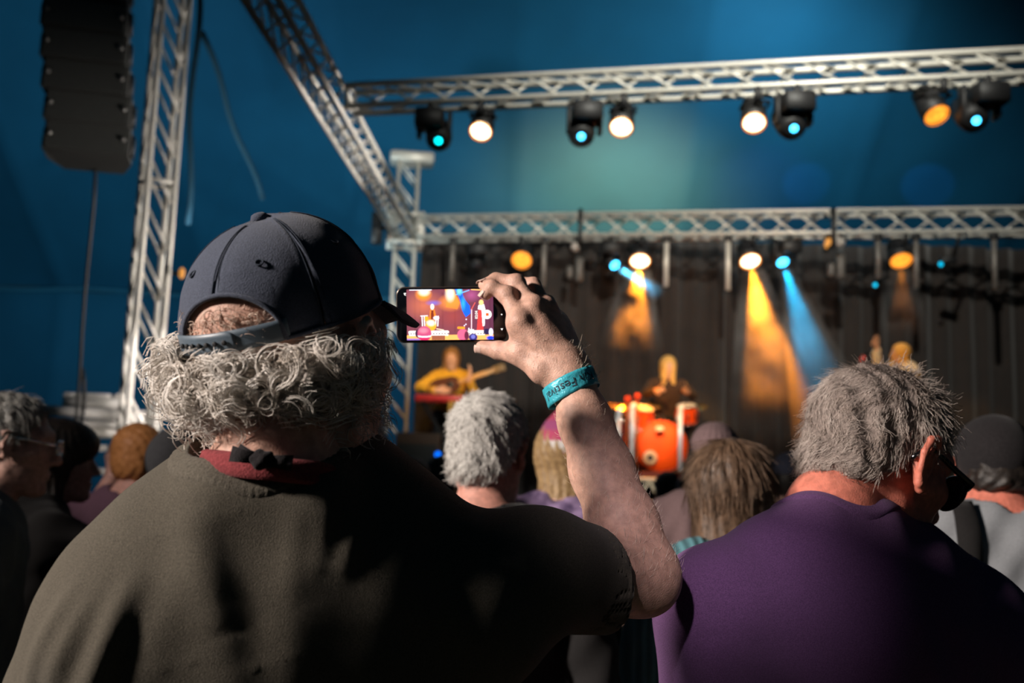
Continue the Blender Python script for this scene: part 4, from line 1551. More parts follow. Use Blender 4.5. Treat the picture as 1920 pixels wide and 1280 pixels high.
def curls(count, mask, L, R, turns, kids, rr, rng, down=0.5, spread=0.004, src=gm):
    p, n = sample_surface(src[0], src[1], mask, count, rng)
    dn = -MM_R[:, 2]
    ax = n * (1 - down) + dn * down + rng.normal(0, 0.32, (count, 3))
    ax /= np.linalg.norm(ax, axis=1, keepdims=True)
    ref = rng.normal(0, 1, (count, 3))
    e1 = np.cross(ax, ref); e1 /= np.linalg.norm(e1, axis=1, keepdims=True)
    e2 = np.cross(ax, e1)
    Ls = L * rng.uniform(0.6, 1.2, (count, 1, 1)); Rs = R * rng.uniform(0.5, 1.35, (count, 1, 1)); Ts = turns * rng.uniform(0.6, 1.3, (count, 1, 1))
    S = 30
    t = np.linspace(0, 1, S)[None, :, None]
    sg = rng.choice([-1, 1], (count, 1, 1))
    out = []
    for k in range(kids):
        ph = rng.normal(0, 0.13, (count, 1, 1)); rk = Rs * (1 + rng.normal(0, 0.08, (count, 1, 1)))
        an = sg * (t * Ts * 2 * math.pi) + ph
        grow = np.minimum(1, t * 4) * (0.75 + 0.5 * t)
        off = rng.normal(0, spread, (count, 1, 3)) * t
        ln = p[:, None] - n[:, None] * 0.004 + ax[:, None] * Ls * t * (1 + rng.normal(0, .08, (count, 1, 1))) + rk * grow * (e1[:, None] * (np.cos(an) - 1) + e2[:, None] * np.sin(an)) + off
        ln = ln + dn[None, None] * 0.006 * t ** 2
        out.append(ln)
    return np.concatenate(out)


def m_back(c):
    q = hq(c)
    return (q[:, 1] < 0.035) & (q[:, 2] < 0.017 + q[:, 1] * 0.2 + 0.03 * np.clip((-q[:, 0] - 0.03) / 0.03, 0, 1))


l1 = curls(460, m_back, 0.022, 0.0115, 2.0, 7, 0.0005, rng, 0.14, 0.002)
l2 = curls(330, m_back, 0.030, 0.008, 2.3, 4, 0.0004, rng, 0.15, 0.003)
l3 = curls(170, lambda c: (hq(c)[:, 0] < 0.02) & (hq(c)[:, 2] < 0.0) & (hq(c)[:, 1] < .03), 0.030, 0.009, 1.6, 3, 0.0004, rng, 0.08, 0.008)
gh = strands(np.concatenate([l1, l2, l3]), 0.00062, 0.00036)
obj('curl', gh, M_CURL, hair, kind='stuff')
# thin short curls showing through the arch of the cap
gsk = g2
l4 = curls(130, lambda c: (np.abs(hq(c)[:, 0]) < 0.05) & (hq(c)[:, 1] < -0.07) & (hq(c)[:, 2] > 0.015) & (hq(c)[:, 2] < 0.055), 0.006, 0.0045, 1.2, 3, 0.0004, rng, 0.3, 0.003, src=(g2[0], g2[1]))
obj('thin_curl', strands(l4, 0.0004, 0.00025), mat('thin_reddish_grey_hair', (0.55, 0.38, 0.29), 0.45, color2=(0.7, 0.55, 0.45), nscale=60), hair, kind='stuff')
# beard and sideburn on the far cheek, fine curls
l5 = curls(150, lambda c: (hq(c)[:, 0] > 0.03) & (hq(c)[:, 1] > -0.01) & (hq(c)[:, 1] < 0.08) & (hq(c)[:, 2] < -0.02) & (hq(c)[:, 2] > -0.13), 0.016, 0.004, 1.2, 3, 0.0004, rng, 0.5, 0.004, src=(g2[0], g2[1]))
obj('beard', strands(l5, 0.0005, 0.0003), M_CURL, man, kind='stuff')

# ---- bandana with black knot
M_BAND = fabric('dull_red_cotton', (0.20, 0.036, 0.04), 0.25, 400)
bc = P(516, 874, 0.945)
V = []
m = 60
rowsb = [(0.000, -0.013), (0.004, -0.009), (0.003, -0.003), (0.0045, 0.003), (0.002, 0.007), (-0.003, 0.009)]
for o, z in rowsb:
    for i in range(m):
        an = 2 * math.pi * i / m
        wv = 0.002 * math.sin(an * 7 + z * 300)
        V.append(bc + ex * (0.066 + o + wv) * math.cos(an) + ey * (0.071 + o + wv) * math.sin(an) + np.array([0, 0, z - 0.022 * max(0, math.sin(an)) + 0.005 * math.cos(an) * -1]))
bandana = obj('bandana', (np.array(V), grid_faces(m, len(rowsb), True)), M_BAND, man)
kn = P(492, 862, 0.864)
M_KNOT = fabric('black_cotton', (0.012, 0.010, 0.011), 0.2, 400)
obj('knot', surf(lambda Q: s_ell(Q, kn, (0.011, 0.009, 0.009)) + 0.0012 * np.sin(Q[:, 0] * 500) * np.sin(Q[:, 2] * 420), kn - 0.03, kn + 0.03, 0.002), M_KNOT, bandana)
for tip, wid in [(P(434, 850, 0.862), 0.007), (P(548, 868, 0.866), 0.007), (P(448, 842, 0.866), 0.005)]:
    d = tip - kn
    sdv = unit(np.cross(d, (0, 1, 0)))
    V = [kn - sdv * 0.004, kn + sdv * 0.004, kn + d * .55 + sdv * wid * .8 + (0, -.003, 0), kn + d * .55 - sdv * wid * .8 + (0, -.003, 0), tip - sdv * wid, tip + sdv * wid]
    obj('knot_tail', thicken((np.array(V), [(0, 1, 2, 3), (3, 2, 5, 4)]), 0.002), M_KNOT, bandana)

# ---- wristband with lettering
wb_c = P(1071, 727, 1.275)
wb_ax = unit(P(1045, 655, 1.285) - P(1097, 800, 1.258))
wx = unit(np.cross(wb_ax, unit(CAM - wb_c)))            # across the view
wy = np.cross(wx, wb_ax)
if wy @ (CAM - wb_c) < 0: wy = -wy
WRX, WRY, WBH = 0.0355, 0.0315, 0.0125
tiltv = 0.18


def wb_pt(an, z, o=0.0):
    """an = 0 faces the camera"""
    crk = 0.0003 * math.sin(an * 9 + z * 300) + 0.0003 * math.sin(an * 17 - z * 500)
    return wb_c + wx * (WRX + o + crk) * math.sin(an) + wy * (WRY + o + crk) * math.cos(an) + wb_ax * (z + 0.004 * math.sin(an))


V = [wb_pt(2 * math.pi * i / 90, (j / 6 - .5) * 2 * WBH) for j in range(7) for i in range(90)]
wb = obj('wristband', thicken((np.array(V), grid_faces(90, 7, True)), -0.0006), mat('teal_foil_paper', (0.05, 0.42, 0.52), 0.35, 0.1, 0.2, 120, 0.5, 220), man)
tc_ = bpy.data.curves.new('lettering', 'FONT')
tc_.body = 'y Kin Festival'
tc_.size = 0.0155
tc_.align_x = 'CENTER'; tc_.align_y = 'CENTER'
to_ = bpy.data.objects.new('lettering_tmp', tc_)
col.objects.link(to_)
bpy.context.view_layer.update()
tm = bpy.data.meshes.new_from_object(to_.evaluated_get(bpy.context.evaluated_depsgraph_get()))
tv = np.array([v.co[:] for v in tm.vertices]); tf = [tuple(p.vertices) for p in tm.polygons]
bpy.data.objects.remove(to_)
tv = -tv                                                 # the band is read upside down here
V = [wb_pt(0.12 + p[0] / 0.0335, p[1], 0.0011) for p in tv]
obj('lettering', (np.array(V), tf), mat('dark_ink', (0.01, 0.03, 0.05), 0.7), wb, smooth=False)

# ---- pale hairs on the lit forearm and wrist
pa, na = sample_surface(g1[0], g1[1], lambda c: (mm_arm(c) < 0.003) & (c[:, 2] > P(1190, 1040, 1.17)[2] - .02) & (c[:, 2] < P(1080, 760, 1.26)[2]), 900, rng)
pb, nb_ = sample_surface(g3[0], g3[1], lambda c: (c[:, 0] > P(985, 640, 1.29)[0]) & (c[:, 2] < P(1000, 640, 1.29)[2]), 260, rng)
pp = np.concatenate([pa, pb]); nn_ = np.concatenate([na, nb_])
fl = np.tile(unit(WRR - ELR) * 0.8 + np.array([0.35, 0, 0]), (len(pp), 1)) + rng.normal(0, .35, (len(pp), 3))
t = np.linspace(0, 1, 5)[None, :, None]
ll = rng.uniform(.006, .013, (len(pp), 1, 1))
ln = pp[:, None] + ll * (nn_[:, None] * 0.45 * t + fl[:, None] * 0.8 * t - nn_[:, None] * .25 * t * t)
obj('arm_hair', strands(ln, 0.00018, 0.0001), mat('pale_arm_hair', (0.75, 0.62, 0.5), 0.4), man, kind='stuff')

# ------------------------------------------------------------------ the phone
PC = P(846.5, 589.5, PHONE_D)
px_ = unit(P(950, 588.5, PHONE_D) - P(743, 590.5, PHONE_D))
pn = unit(CAM - PC + np.array([-0.15, 0, 0.0])); pn = unit(pn - (pn @ px_) * px_)
pz = np.cross(pn, px_); pz = pz if pz[2] > 0 else -pz
KP = PHONE_D / FPX                                            # metres per photo pixel at the phone
PW, PH, PT, PR = 207 * KP, 105 * KP, 0.0085, 0.0105
phone = empty('smartphone', PC - pz * PH / 2, 'smartphone held sideways showing the concert on its screen', 'phone')


def rrect(w, h, r, n=8):
    out = []
    for cx, cy, a0 in ((w / 2 - r, h / 2 - r, 0), (-w / 2 + r, h / 2 - r, 90), (-w / 2 + r, -h / 2 + r, 180), (w / 2 - r, -h / 2 + r, 270)):
        for i in range(n):
            a = math.radians(a0 + 90 * i / (n - 1))
            out.append((cx + r * math.cos(a), cy + r * math.sin(a)))
    return out


def slab(w, h, r, layers):
    """rounded plate from (inset, offset along the screen normal)"""
    V = []
    for ins, o in layers:
        V += [PC + px_ * a + pz * b + pn * o for a, b in rrect(w - 2 * ins, h - 2 * ins, max(r - ins, 0.001))]
    n = 32
    F = [tuple(range(n))[::-1]]
    for j in range(len(layers) - 1):
        for i in range(n):
            F.append((j * n + i, j * n + (i + 1) % n, (j + 1) * n + (i + 1) % n, (j + 1) * n + i))
    F.append(tuple(range((len(layers) - 1) * n, len(layers) * n)))
    return np.array(V), F


obj('case', slab(PW, PH, PR, [(0.0015, -PT), (0, -PT + 0.0015), (0, -0.0012), (0.0008, 0)]), mat('phone_frame', (0.10, 0.075, 0.06), 0.3, 0.6), phone)
obj('glass', slab(PW - 0.0026, PH - 0.0026, PR - 0.001, [(0, -0.0004), (0, 0.0003), (0.0006, 0.0007)]), mat('black_glass', (0.003, 0.004, 0.006), 0.12), phone)
obj('side_button', box(PC - px_ * (PW / 2) + pz * 0.004 - pn * 0.004, (0.0012, 0.010, 0.002), px_, pz, pn), mat('phone_frame', (0.1, 0.08, 0.06)), phone)


def scr(cx, cy, o=0.0011):
    """point on the screen from the coordinates of the 6.4x enlarged view (origin 700, 480)"""
    ppx, ppy = 700 + cx / 6.4, 480 + cy / 6.4
    return PC + px_ * (ppx - 846.5) * KP - pz * (ppy - 589.5) * KP + pn * o


nx_, ny_ = 300, 176
gx, gy = np.meshgrid(np.linspace(402, 1440, nx_), np.linspace(398, 1004, ny_))
X_, Y_ = gx.ravel(), gy.ravel()
C = np.zeros((len(X_), 3))


def lin(r, g, b):
    a = np.array([r, g, b]) / 255.0
    return np.where(a <= 0.04045, a / 12.92, ((a + 0.055) / 1.055) ** 2.4)


def paint(m, c):
    m = np.clip(m, 0, 1)[:, None]
    C[:] = C * (1 - m) + lin(*c) * m


def ell(x, y, rx, ry, soft=0.25):
    d = np.sqrt(((X_ - x) / rx) ** 2 + ((Y_ - y) / ry) ** 2)
    return np.clip((1 + soft - d) / (2 * soft), 0, 1)


def seg(x0, y0, x1, y1, w, soft=3.0):
    t = np.clip(((X_ - x0) * (x1 - x0) + (Y_ - y0) * (y1 - y0)) / ((x1 - x0) ** 2 + (y1 - y0) ** 2), 0, 1)
    d = np.hypot(X_ - x0 - t * (x1 - x0), Y_ - y0 - t * (y1 - y0))
    return np.clip((w + soft - d) / (2 * soft), 0, 1)


def poly(pts):
    ins = np.zeros(len(X_), bool)
    for i in range(len(pts)):
        x0, y0 = pts[i]; x1, y1 = pts[i - 1]
        c = ((y0 > Y_) != (y1 > Y_)) & (X_ < (x1 - x0) * (Y_ - y0) / (y1 - y0 + 1e-9) + x0)
        ins ^= c
    return ins.astype(float)


C[:] = lin(120, 62, 74)
paint(((X_ - 900) / 600), (92, 44, 70))
for x in (500, 560, 833, 980, 1290, 1400):
    paint(seg(x, 440, x, 900, 5, 12) * 0.5, (70, 34, 44))
paint(ell(610, 590, 150, 110, 0.9) * 0.8, (205, 110, 80))
paint(ell(605, 455, 75, 62, 0.5), (255, 150, 30)); paint(ell(612, 425, 55, 40, 0.6), (255, 245, 225))
paint(poly([(860, 398), (960, 398), (1040, 560), (1010, 640), (870, 610), (900, 500)]) * 0.85, (250, 140, 45))
paint(ell(930, 560, 100, 70, 0.7) * 0.9, (255, 150, 60)); paint(ell(925, 450, 45, 75, 0.6), (255, 245, 220))
paint(ell(960, 720, 140, 110, 0.9) * 0.5, (175, 70, 55))
paint(poly([(985, 398), (1065, 398), (1085, 500), (1160, 600), (1165, 690), (1110, 735), (1070, 660), (1040, 520)]), (25, 95, 250))
paint(ell(1035, 420, 28, 40, 0.6), (120, 220, 255)); paint(ell(1080, 570, 22, 60, 0.7) * 0.7, (60, 180, 255))
paint(seg(1000, 462, 1150, 412, 6), (90, 190, 255))
paint(ell(1180, 470, 60, 50, 0.9) * 0.6, (190, 90, 150))
paint(ell(725, 560, 60, 22, 0.8) * 0.7, (100, 110, 220))
paint(seg(440, 403, 700, 403, 5), (240, 240, 255)); paint(seg(1180, 403, 1290, 410, 6), (255, 190, 110))
# floor, risers
paint((Y_ > 945).astype(float), (255, 175, 95))
paint(((Y_ > 985) & (X_ < 560)).astype(float), (150, 110, 190))
for x0, x1, y0, y1 in ((418, 908, 890, 955), (1120, 1345, 893, 950)):
    paint(poly([(x0, y0 + 10), (x0 + 25, y0), (x1 - 20, y0), (x1, y0 + 12), (x1 - 12, y1), (x0 + 12, y1)]), (255, 240, 235))
    for k in range(14):
        xx = x0 + 22 + k * 34
        if xx < x1 - 20:
            paint(poly([(xx, y0 + 32), (xx + 22, y0 + 32), (xx + 11, y0 + 52)]), (60, 25, 40))
paint(poly([(700, 950), (860, 950), (860, 1004), (700, 1004)]), (150, 85, 60))
# drummer and kit
paint(poly([(682, 640), (738, 640), (765, 770), (668, 770)]), (225, 120, 40))
paint(poly([(695, 650), (722, 650), (730, 760), (690, 760)]), (120, 45, 25))
paint(ell(709, 606, 22, 34, 0.2), (255, 250, 225))
for x in (585, 612, 640, 755, 780):
    paint(seg(x, 720, x + (4 if x < 700 else -8), 835, 6), (255, 240, 245))
paint(seg(570, 715, 650, 712, 5), (250, 240, 250)); paint(ell(640, 750, 26, 34), (255, 160, 40)); paint(ell(755, 740, 34, 22), (255, 235, 240))
paint(ell(690, 832, 64, 62, 0.12), (255, 165, 45)); paint(ell(692, 800, 40, 30, 0.6), (255, 255, 235))
paint(seg(760, 870, 840, 885, 5), (255, 220, 190))
# singer and microphone
paint(poly([(1258, 650), (1308, 640), (1322, 890), (1240, 890)]), (205, 60, 60))
paint(poly([(1262, 590), (1330, 580), (1345, 640), (1335, 840), (1310, 845), (1300, 650), (1255, 640)]), (255, 250, 250))
paint(ell(1296, 560, 28, 34, 0.2), (255, 205, 130))
paint(seg(1180, 640, 1176, 882, 5), (255, 215, 225)); paint(seg(1180, 640, 1222, 562, 5), (225, 90, 85)); paint(seg(1140, 885, 1200, 885, 6), (255, 230, 235))
for x, y in ((1115, 760), (1092, 835), (1110, 820), (1145, 870)):
    paint(ell(x, y, 8, 8), (240, 230, 255))
# hats of the crowd
paint(ell(545, 925, 45, 55, 0.1), (60, 30, 60))
paint(ell(612, 925, 84, 90, 0.08), (190, 75, 115)); paint(ell(612, 925, 84, 90, 0.08) * (np.abs(Y_ - 965 + (X_ - 612) ** 2 / 700) < 10), (240, 215, 225)); paint(ell(612, 925, 84, 90, 0.08) * (Y_ > 978), (200, 40, 90)); paint(ell(600, 890, 50, 30, .5) * .6, (235, 150, 165))
paint(ell(1072, 945, 66, 70, 0.08), (225, 95, 130)); paint(ell(1118, 955, 28, 55, 0.2), (100, 35, 60)); paint(seg(1020, 860, 1085, 862, 14), (255, 150, 40))
paint(ell(1195, 975, 52, 44, 0.1), (50, 40, 110)); paint(ell(1195, 968, 26, 26, 0.2), (110, 110, 190))
paint(ell(1360, 910, 40, 36, 0.15), (40, 30, 70)); paint(ell(1410, 915, 26, 46, 0.15), (235, 225, 245)); paint(ell(1405, 985, 50, 24, 0.3), (20, 60, 220))
so = obj('screen', (np.array([scr(a, b) for a, b in zip(X_, Y_)]), np.array(grid_faces(nx_, ny_))[:, ::-1]), mat_attr('phone_picture', 0.25, emit=1.7), phone, smooth=False)
add_print(so, C)
M_UI = mat('interface_white', (0.8, 0.8, 0.8), 0.5, emit=(0.85, 0.85, 0.82), estr=0.9)


def ui_disc(cx, cy, r, m, o, name, n=24, r_in=None):
    pts = [scr(cx + r * math.cos(a), cy + r * math.sin(a), o) for a in np.arange(n) * 2 * math.pi / n]
    if r_in is None:
        return obj(name, (np.array(pts), [tuple(range(n))[::-1]]), m, so, smooth=False)
    pts += [scr(cx + r_in * math.cos(a), cy + r_in * math.sin(a), o) for a in np.arange(n) * 2 * math.pi / n]
    return obj(name, (np.array(pts), [(i, n + i, n + (i + 1) % n, (i + 1) % n) for i in range(n)]), m, so, smooth=False)


def ui_quad(cx, cy, w, h, m, o, name):
    return obj(name, (np.array([scr(cx - w, cy - h, o), scr(cx + w, cy - h, o), scr(cx + w, cy + h, o), scr(cx - w, cy + h, o)]), [(3, 2, 1, 0)]), m, so, smooth=False)


ui_disc(1365, 703, 56, M_UI, 0.0014, 'record_button')
ui_quad(1367, 703, 16, 16, mat('interface_red', (0.8, 0.1, 0.02), 0.5, emit=(0.85, 0.10, 0.01), estr=1.0), 0.0016, 'stop_square')
ui_disc(1371, 498, 33, mat('interface_dark', (0.01, 0.01, 0.03), 0.5), 0.0014, 'photo_button')
ui_disc(1371, 498, 34, M_UI, 0.0016, 'photo_button_ring', r_in=29)
ui_quad(1372, 499, 12, 12, M_UI, 0.0016, 'photo_button_square')
for q in ([(368, 438), (400, 436), (388, 456), (398, 472), (376, 462)], [(1526, 872), (1556, 872), (1541, 898)]):
    obj('interface_icon', (np.array([scr(a, b, 0.0014) for a, b in q]), [tuple(range(len(q)))[::-1]]), M_UI, so, smooth=False)
obj('front_camera', (np.array([scr(1540 + 8 * math.cos(a), 706 + 8 * math.sin(a), 0.0012) for a in np.arange(12) * math.pi / 6]), [tuple(range(12))[::-1]]), M_UI, so, smooth=False)
tcu = bpy.data.curves.new('timer', 'FONT'); tcu.body = '02:04'; tcu.size = 44; tcu.align_x = 'CENTER'; tcu.align_y = 'CENTER'; tcu.offset = 1.2
tob = bpy.data.objects.new('timer_tmp', tcu); col.objects.link(tob)
bpy.context.view_layer.update()
tm = bpy.data.meshes.new_from_object(tob.evaluated_get(bpy.context.evaluated_depsgraph_get()))
tv = [v.co[:] for v in tm.vertices]; tf = [tuple(p.vertices) for p in tm.polygons]
bpy.data.objects.remove(tob)
obj('timer', (np.array([scr(1238 - y, 706 - x, 0.0014) for x, y, _ in tv]), tf), M_UI, so, smooth=False)

# ------------------------------------------------------------------ the man in the purple tee
pm_head = P(1646, 872, 1.40)
PM_R = head_rot(65, 22, 0)
pm_b = P(1590, 1180, 1.36)
pm = empty('person', (pm_b[0], pm_b[1], 0), 'short grey-haired man in purple tee and glasses looking down', 'person')
PL, PRr = P(1334, 1140, 1.27), P(1842, 1196, 1.37)
pac = PRr - PL
PBN = unit(np.array([pac[1], -pac[0], 0])); PBN = PBN if PBN[1] < 0 else -PBN
PTC = P(1590, 1190, 1.395)
PHIP = np.array([PTC[0], PTC[1] + 0.03, 0.93])
PN0, PN1 = pm_head + PM_R @ np.array([0, -0.03, -0.05]), P(1566, 958, 1.35)


def pm_torso(Q, o):
    d = s_cone(Q, PTC, PHIP, 0.19 + o, 0.185 + o, PBN, 0.68)
    d = smin(d, s_cone(Q, PL + pac * .04, PRr - pac * .04, 0.062 + o, 0.062 + o), 0.10)
    d = smin(d, s_cone(Q, P(1470, 1055, 1.30), P(1690, 1082, 1.34), 0.04 + o, 0.04 + o), 0.08)
    d = smin(d, s_cone(Q, P(1545, 985, 1.31), P(1625, 992, 1.325), 0.03 + o, 0.03 + o), 0.06)
    return d


PEL, PER = P(1325, 1500, 1.32), P(1930, 1560, 1.42)


def pm_body(Q):
    d = pm_torso(Q, -0.012)
    d = smin(d, s_cone(Q, PN0, PN1, 0.055, 0.066), 0.04)
    for a, b, w in ((PL, PEL, P(1430, 1560, 1.55)), (PRr, PER, P(1830, 1480, 1.62))):
        d = smin(d, s_chain(Q, [a, b, w], [0.054, 0.043, 0.03], 0.02), 0.03)
        d = smin(d, near(Q, w, 0.26, lambda K: hand_f(K, w, simple_hand(w, w - b, (0, 0.2, 1), 0.6))), 0.01)
    for s in (-1, 1):
        hp = PHIP + unit(pac) * 0.09 * s
        d = smin(d, s_chain(Q, [hp, [hp[0], hp[1] + .02, .5], [hp[0], hp[1] - .02, .1]], [0.085, 0.058, 0.04], 0.02), 0.03)
    return d


def pm_headf(Q):
    d = head_f((Q - pm_head) @ PM_R)
    return smin(d, s_cone(Q, PN0, PN1, 0.055, 0.066), 0.035)


h1 = surf(pm_body, np.array([0.0, 0.9, 0.02]), np.array([1.0, 2.0, 1.58]), 0.0085)
h2 = surf(pm_headf, pm_head - 0.18, pm_head + 0.18, 0.0034)
gbp = merge((h1[0], h1[1].tolist()), (h2[0], h2[1].tolist()))
obj('body', (gbp[0], np.array(gbp[1])), M_SKIN_RED, pm)
M_PURPLE = fabric('purple_jersey', (0.105, 0.048, 0.125), 0.26, 650)
PSE = PL + (PEL - PL) * 0.56
PSR = PRr + (PER - PRr) * 0.56


def pm_shirt(Q):
    d = pm_torso(Q, 0.007)
    for a, e, el in ((PL, PSE, PEL), (PRr, PSR, PER)):
        d = smin(d, s_cone(Q, a, e + (el - a) * .05, 0.066, 0.062), 0.05)
        n = unit(el - a)
        d = smax(d, np.where(((Q - a) * n).sum(1) > 0, ((Q - e) @ n) - 1.0 * (s_cone(Q, a, el, 0.10, 0.10) > 0) * 9, -1.0), 0.003)
        d = smax(d, -s_cone(Q, e - n * 0.04, el, 0.055, 0.05), 0.003)
    d = smax(d, 0.84 - Q[:, 2], 0.005)
    d = smax(d, -s_cone(Q, PN1 - np.array([0, -0.01, 0.012]), PN1 + np.array([0.03, 0.035, 0.25]), 0.068, 0.085), 0.004)
    return d


ps = surf(pm_shirt, np.array([0.12, 0.95, 0.80]), np.array([0.90, 1.80, 1.56]), 0.0055)
pv, pf = ps
pn_ = vnormals(pv, pf)
dd = np.zeros(len(pv))
for a, b, w, hgt in [((1275, 1130, 1.2), (1300, 1300, 1.2), .014, .008), ((1330, 1190, 1.2), (1345, 1330, 1.2), .016, .007), ((1720, 1140, 1.24), (1760, 1300, 1.25), .014, .008), ((1800, 1180, 1.28), (1840, 1330, 1.29), .014, .008),
                     ((1860, 1120, 1.3), (1890, 1300, 1.32), .014, .008), ((1400, 1010, 1.24), (1330, 1090, 1.22), .02, .004), ((1480, 1100, 1.2), (1490, 1300, 1.2), .03, .004)]:
    dd += fold(pv, P(*a), P(*b), w, hgt)
dd += 0.0012 * np.sin(pv[:, 0] * 50 + pv[:, 2] * 28) * np.sin(pv[:, 2] * 38 - pv[:, 0] * 17)
obj('t_shirt', (pv + pn_ * dd[:, None], pf), M_PURPLE, pm)


def pm_collar(Q):
    d = pm_shirt(Q) - 0.0026
    c = s_cone(Q, PN1 - np.array([0, -0.01, 0.012]), PN1 + np.array([0.03, 0.035, 0.25]), 0.068, 0.085)
    return smax(smax(d, c - 0.019, 0.003), -(c + 0.0008), 0.002)


obj('collar', surf(pm_collar, PN1 - 0.15, PN1 + np.array([0.15, 0.15, 0.08]), 0.003), M_PURPLE, pm)


def pm_tr(Q):
    d = s_cone(Q, PHIP + (0, 0, .03), PHIP - (0, 0, .05), 0.185, 0.18, PBN, 0.74)
    for s in (-1, 1):
        hp = PHIP + unit(pac) * 0.09 * s
        d = smin(d, s_chain(Q, [hp, [hp[0], hp[1] + .02, .5], [hp[0], hp[1] - .02, .12]], [0.1, 0.08, 0.065], 0.03), 0.05)
    return smax(smax(d, Q[:, 2] - 0.95, 0.01), 0.06 - Q[:, 2], 0.005)


obj('trousers', surf(pm_tr, PHIP - np.array([.45, .4, .92]), PHIP + np.array([.45, .4, .1]), 0.015), M_JEAN, pm)
for s in (-1, 1):
    hp = PHIP + unit(pac) * 0.09 * s
    an = np.array([hp[0], hp[1] - .02, .08])
    obj('shoe', surf(lambda Q: smax(smin(s_cone(Q, an + (0, -.02, -.04), an + (0, .17, -.05), .045, .038), s_cone(Q, an, an + (0, 0, .04), .05, .05), .03), 0.004 - Q[:, 2], .004),
                     an - np.array([.12, .12, .09]), an + np.array([.12, .26, .14]), 0.01), mat('dark_shoe_leather', (0.02, 0.018, 0.016), 0.5), pm)
# hair
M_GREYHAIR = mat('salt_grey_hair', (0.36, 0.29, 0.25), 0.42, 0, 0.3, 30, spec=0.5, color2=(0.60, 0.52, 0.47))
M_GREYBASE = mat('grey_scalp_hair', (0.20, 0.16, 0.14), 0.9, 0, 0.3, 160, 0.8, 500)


def pq(Q):
    return (Q - pm_head) @ PM_R


ph = surf(lambda Q: short_hair_f(pq(Q), 0.007, -0.008, -0.095), pm_head - 0.17, pm_head + 0.17, 0.004)
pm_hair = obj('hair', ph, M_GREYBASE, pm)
rng = np.random.default_rng(5)


def pm_flow(p):
    q = pq(p)
    f = np.stack([q[:, 0] * 1.5, np.full(len(q), -0.05) + q[:, 1] * .6, -0.12 - 0 * q[:, 0]], 1)
    f += 0.05 * np.stack([np.sin(q[:, 2] * 60), np.cos(q[:, 0] * 70), np.sin(q[:, 1] * 50)], 1)
    return f @ PM_R.T


strand_hair(pm_hair, ph[0], ph[1], lambda c: pq(c)[:, 1] < 0.2, 9000, 0.016, pm_flow, M_GREYHAIR, rng, 0.00045, 0.0002, 6, 0.26, 0.35, 'short_strand')
strand_hair(pm_hair, ph[0], ph[1], lambda c: (pq(c)[:, 2] > 0.03) & (pq(c)[:, 1] > -0.03), 1800, 0.026, pm_flow, M_GREYHAIR, rng, 0.0004, 0.00018, 7, 0.5, 0.5, 'wispy_strand', bend=0.6, wob=0.004)
# glasses
M_FRAME = mat('black_acetate', (0.006, 0.006, 0.007), 0.12)
gl = None
for s in (-1, 1):
    rim = [pm_head + PM_R @ np.array([s * (0.036 + 0.029 * math.cos(a)), 0.112 - 0.012 * abs(0.036 + 0.029 * math.cos(a)) / 0.065, 0.004 + 0.024 * math.sin(a)]) for a in np.arange(28) * 2 * math.pi / 28]
    g = path_tube(rim, 0.0032, 8, closed=True)
    if gl is None: gl = obj('glasses', g, M_FRAME, pm)
    else: obj('rim', g, M_FRAME, gl)
    obj('lens', (np.array(rim), [tuple(range(28))]), mat('spectacle_lens', (0.02, 0.022, 0.025), 0.05), gl)
    tp = [(s * 0.0655, 0.101, 0.010), (s * 0.076, 0.096, 0.014), (s * 0.080, 0.05, 0.020), (s * 0.083, 0.012, 0.026), (s * 0.088, -0.012, 0.02), (s * 0.084, -0.026, 0.0)]
    pts = [pm_head + PM_R @ np.array(p) for p in tp]
    obj('temple', path_tube(pts, [0.005, 0.005, 0.0042, 0.0036, 0.003, 0.003], 8), M_FRAME, gl)
obj('bridge', tube(pm_head + PM_R @ np.array([-0.008, 0.113, 0.010]), pm_head + PM_R @ np.array([0.008, 0.113, 0.010]), 0.003), M_FRAME, gl)

# ------------------------------------------------------------------ the crowd
def hair_mat(name, c, c2):
    return mat(name, c, 0.5, 0, 0.3, 70, 0.6, 220, spec=0.4, color2=c2)


H_DARK = hair_mat('dark_brown_hair', (0.012, 0.009, 0.008), (0.03, 0.022, 0.017))
H_BROWN = hair_mat('mid_brown_hair', (0.07, 0.042, 0.026), (0.17, 0.10, 0.06))
H_BLOND = hair_mat('dark_blond_hair', (0.22, 0.13, 0.055), (0.40, 0.26, 0.12))
H_GREY = hair_mat('cool_grey_hair', (0.10, 0.10, 0.095), (0.22, 0.21, 0.19))
H_GINGER = hair_mat('ginger_hair', (0.42, 0.18, 0.05), (0.62, 0.30, 0.10))
H_GOLD = hair_mat('golden_hair', (0.55, 0.32, 0.08), (0.8, 0.5, 0.16))
T_DARK = fabric('charcoal_cotton', (0.02, 0.02, 0.022), 0.3, 300)
T_BLACK = fabric('black_jersey', (0.014, 0.013, 0.013), 0.3, 500)
G_CROWD = 'people standing in the crowd'


def hat_f(q, t=0.012, line=0.03, tilt=0.0):
    d = s_ell(q, (0, -0.014, 0.048), (0.079 + t, 0.101 + t, 0.087 + t))
    return smax(d, (line + tilt * q[:, 1] - q[:, 2]), 0.008)


def peak_part(info, material, parent, yaw=0.0, length=0.075, z=0.035):
    hd, Rh, hs = info['head'], info['Rh'], info['hs']
    V = []
    for j in range(8):
        w = j / 7
        for i in range(17):
            u = -1 + 2 * i / 16
            ph = math.pi - u * 0.9
            inner = np.array([0.092 * math.sin(ph), -0.115 * math.cos(ph) - .014, z])
            p = inner + np.array([0, length * w * (1 - u * u) ** .6, -0.02 * w * w - .008 * u * u])
            V.append(hd + Rh @ rotz(yaw) @ p * hs)
    return obj('peak', thicken((np.array(V), grid_faces(17, 8)), 0.004), material, parent)


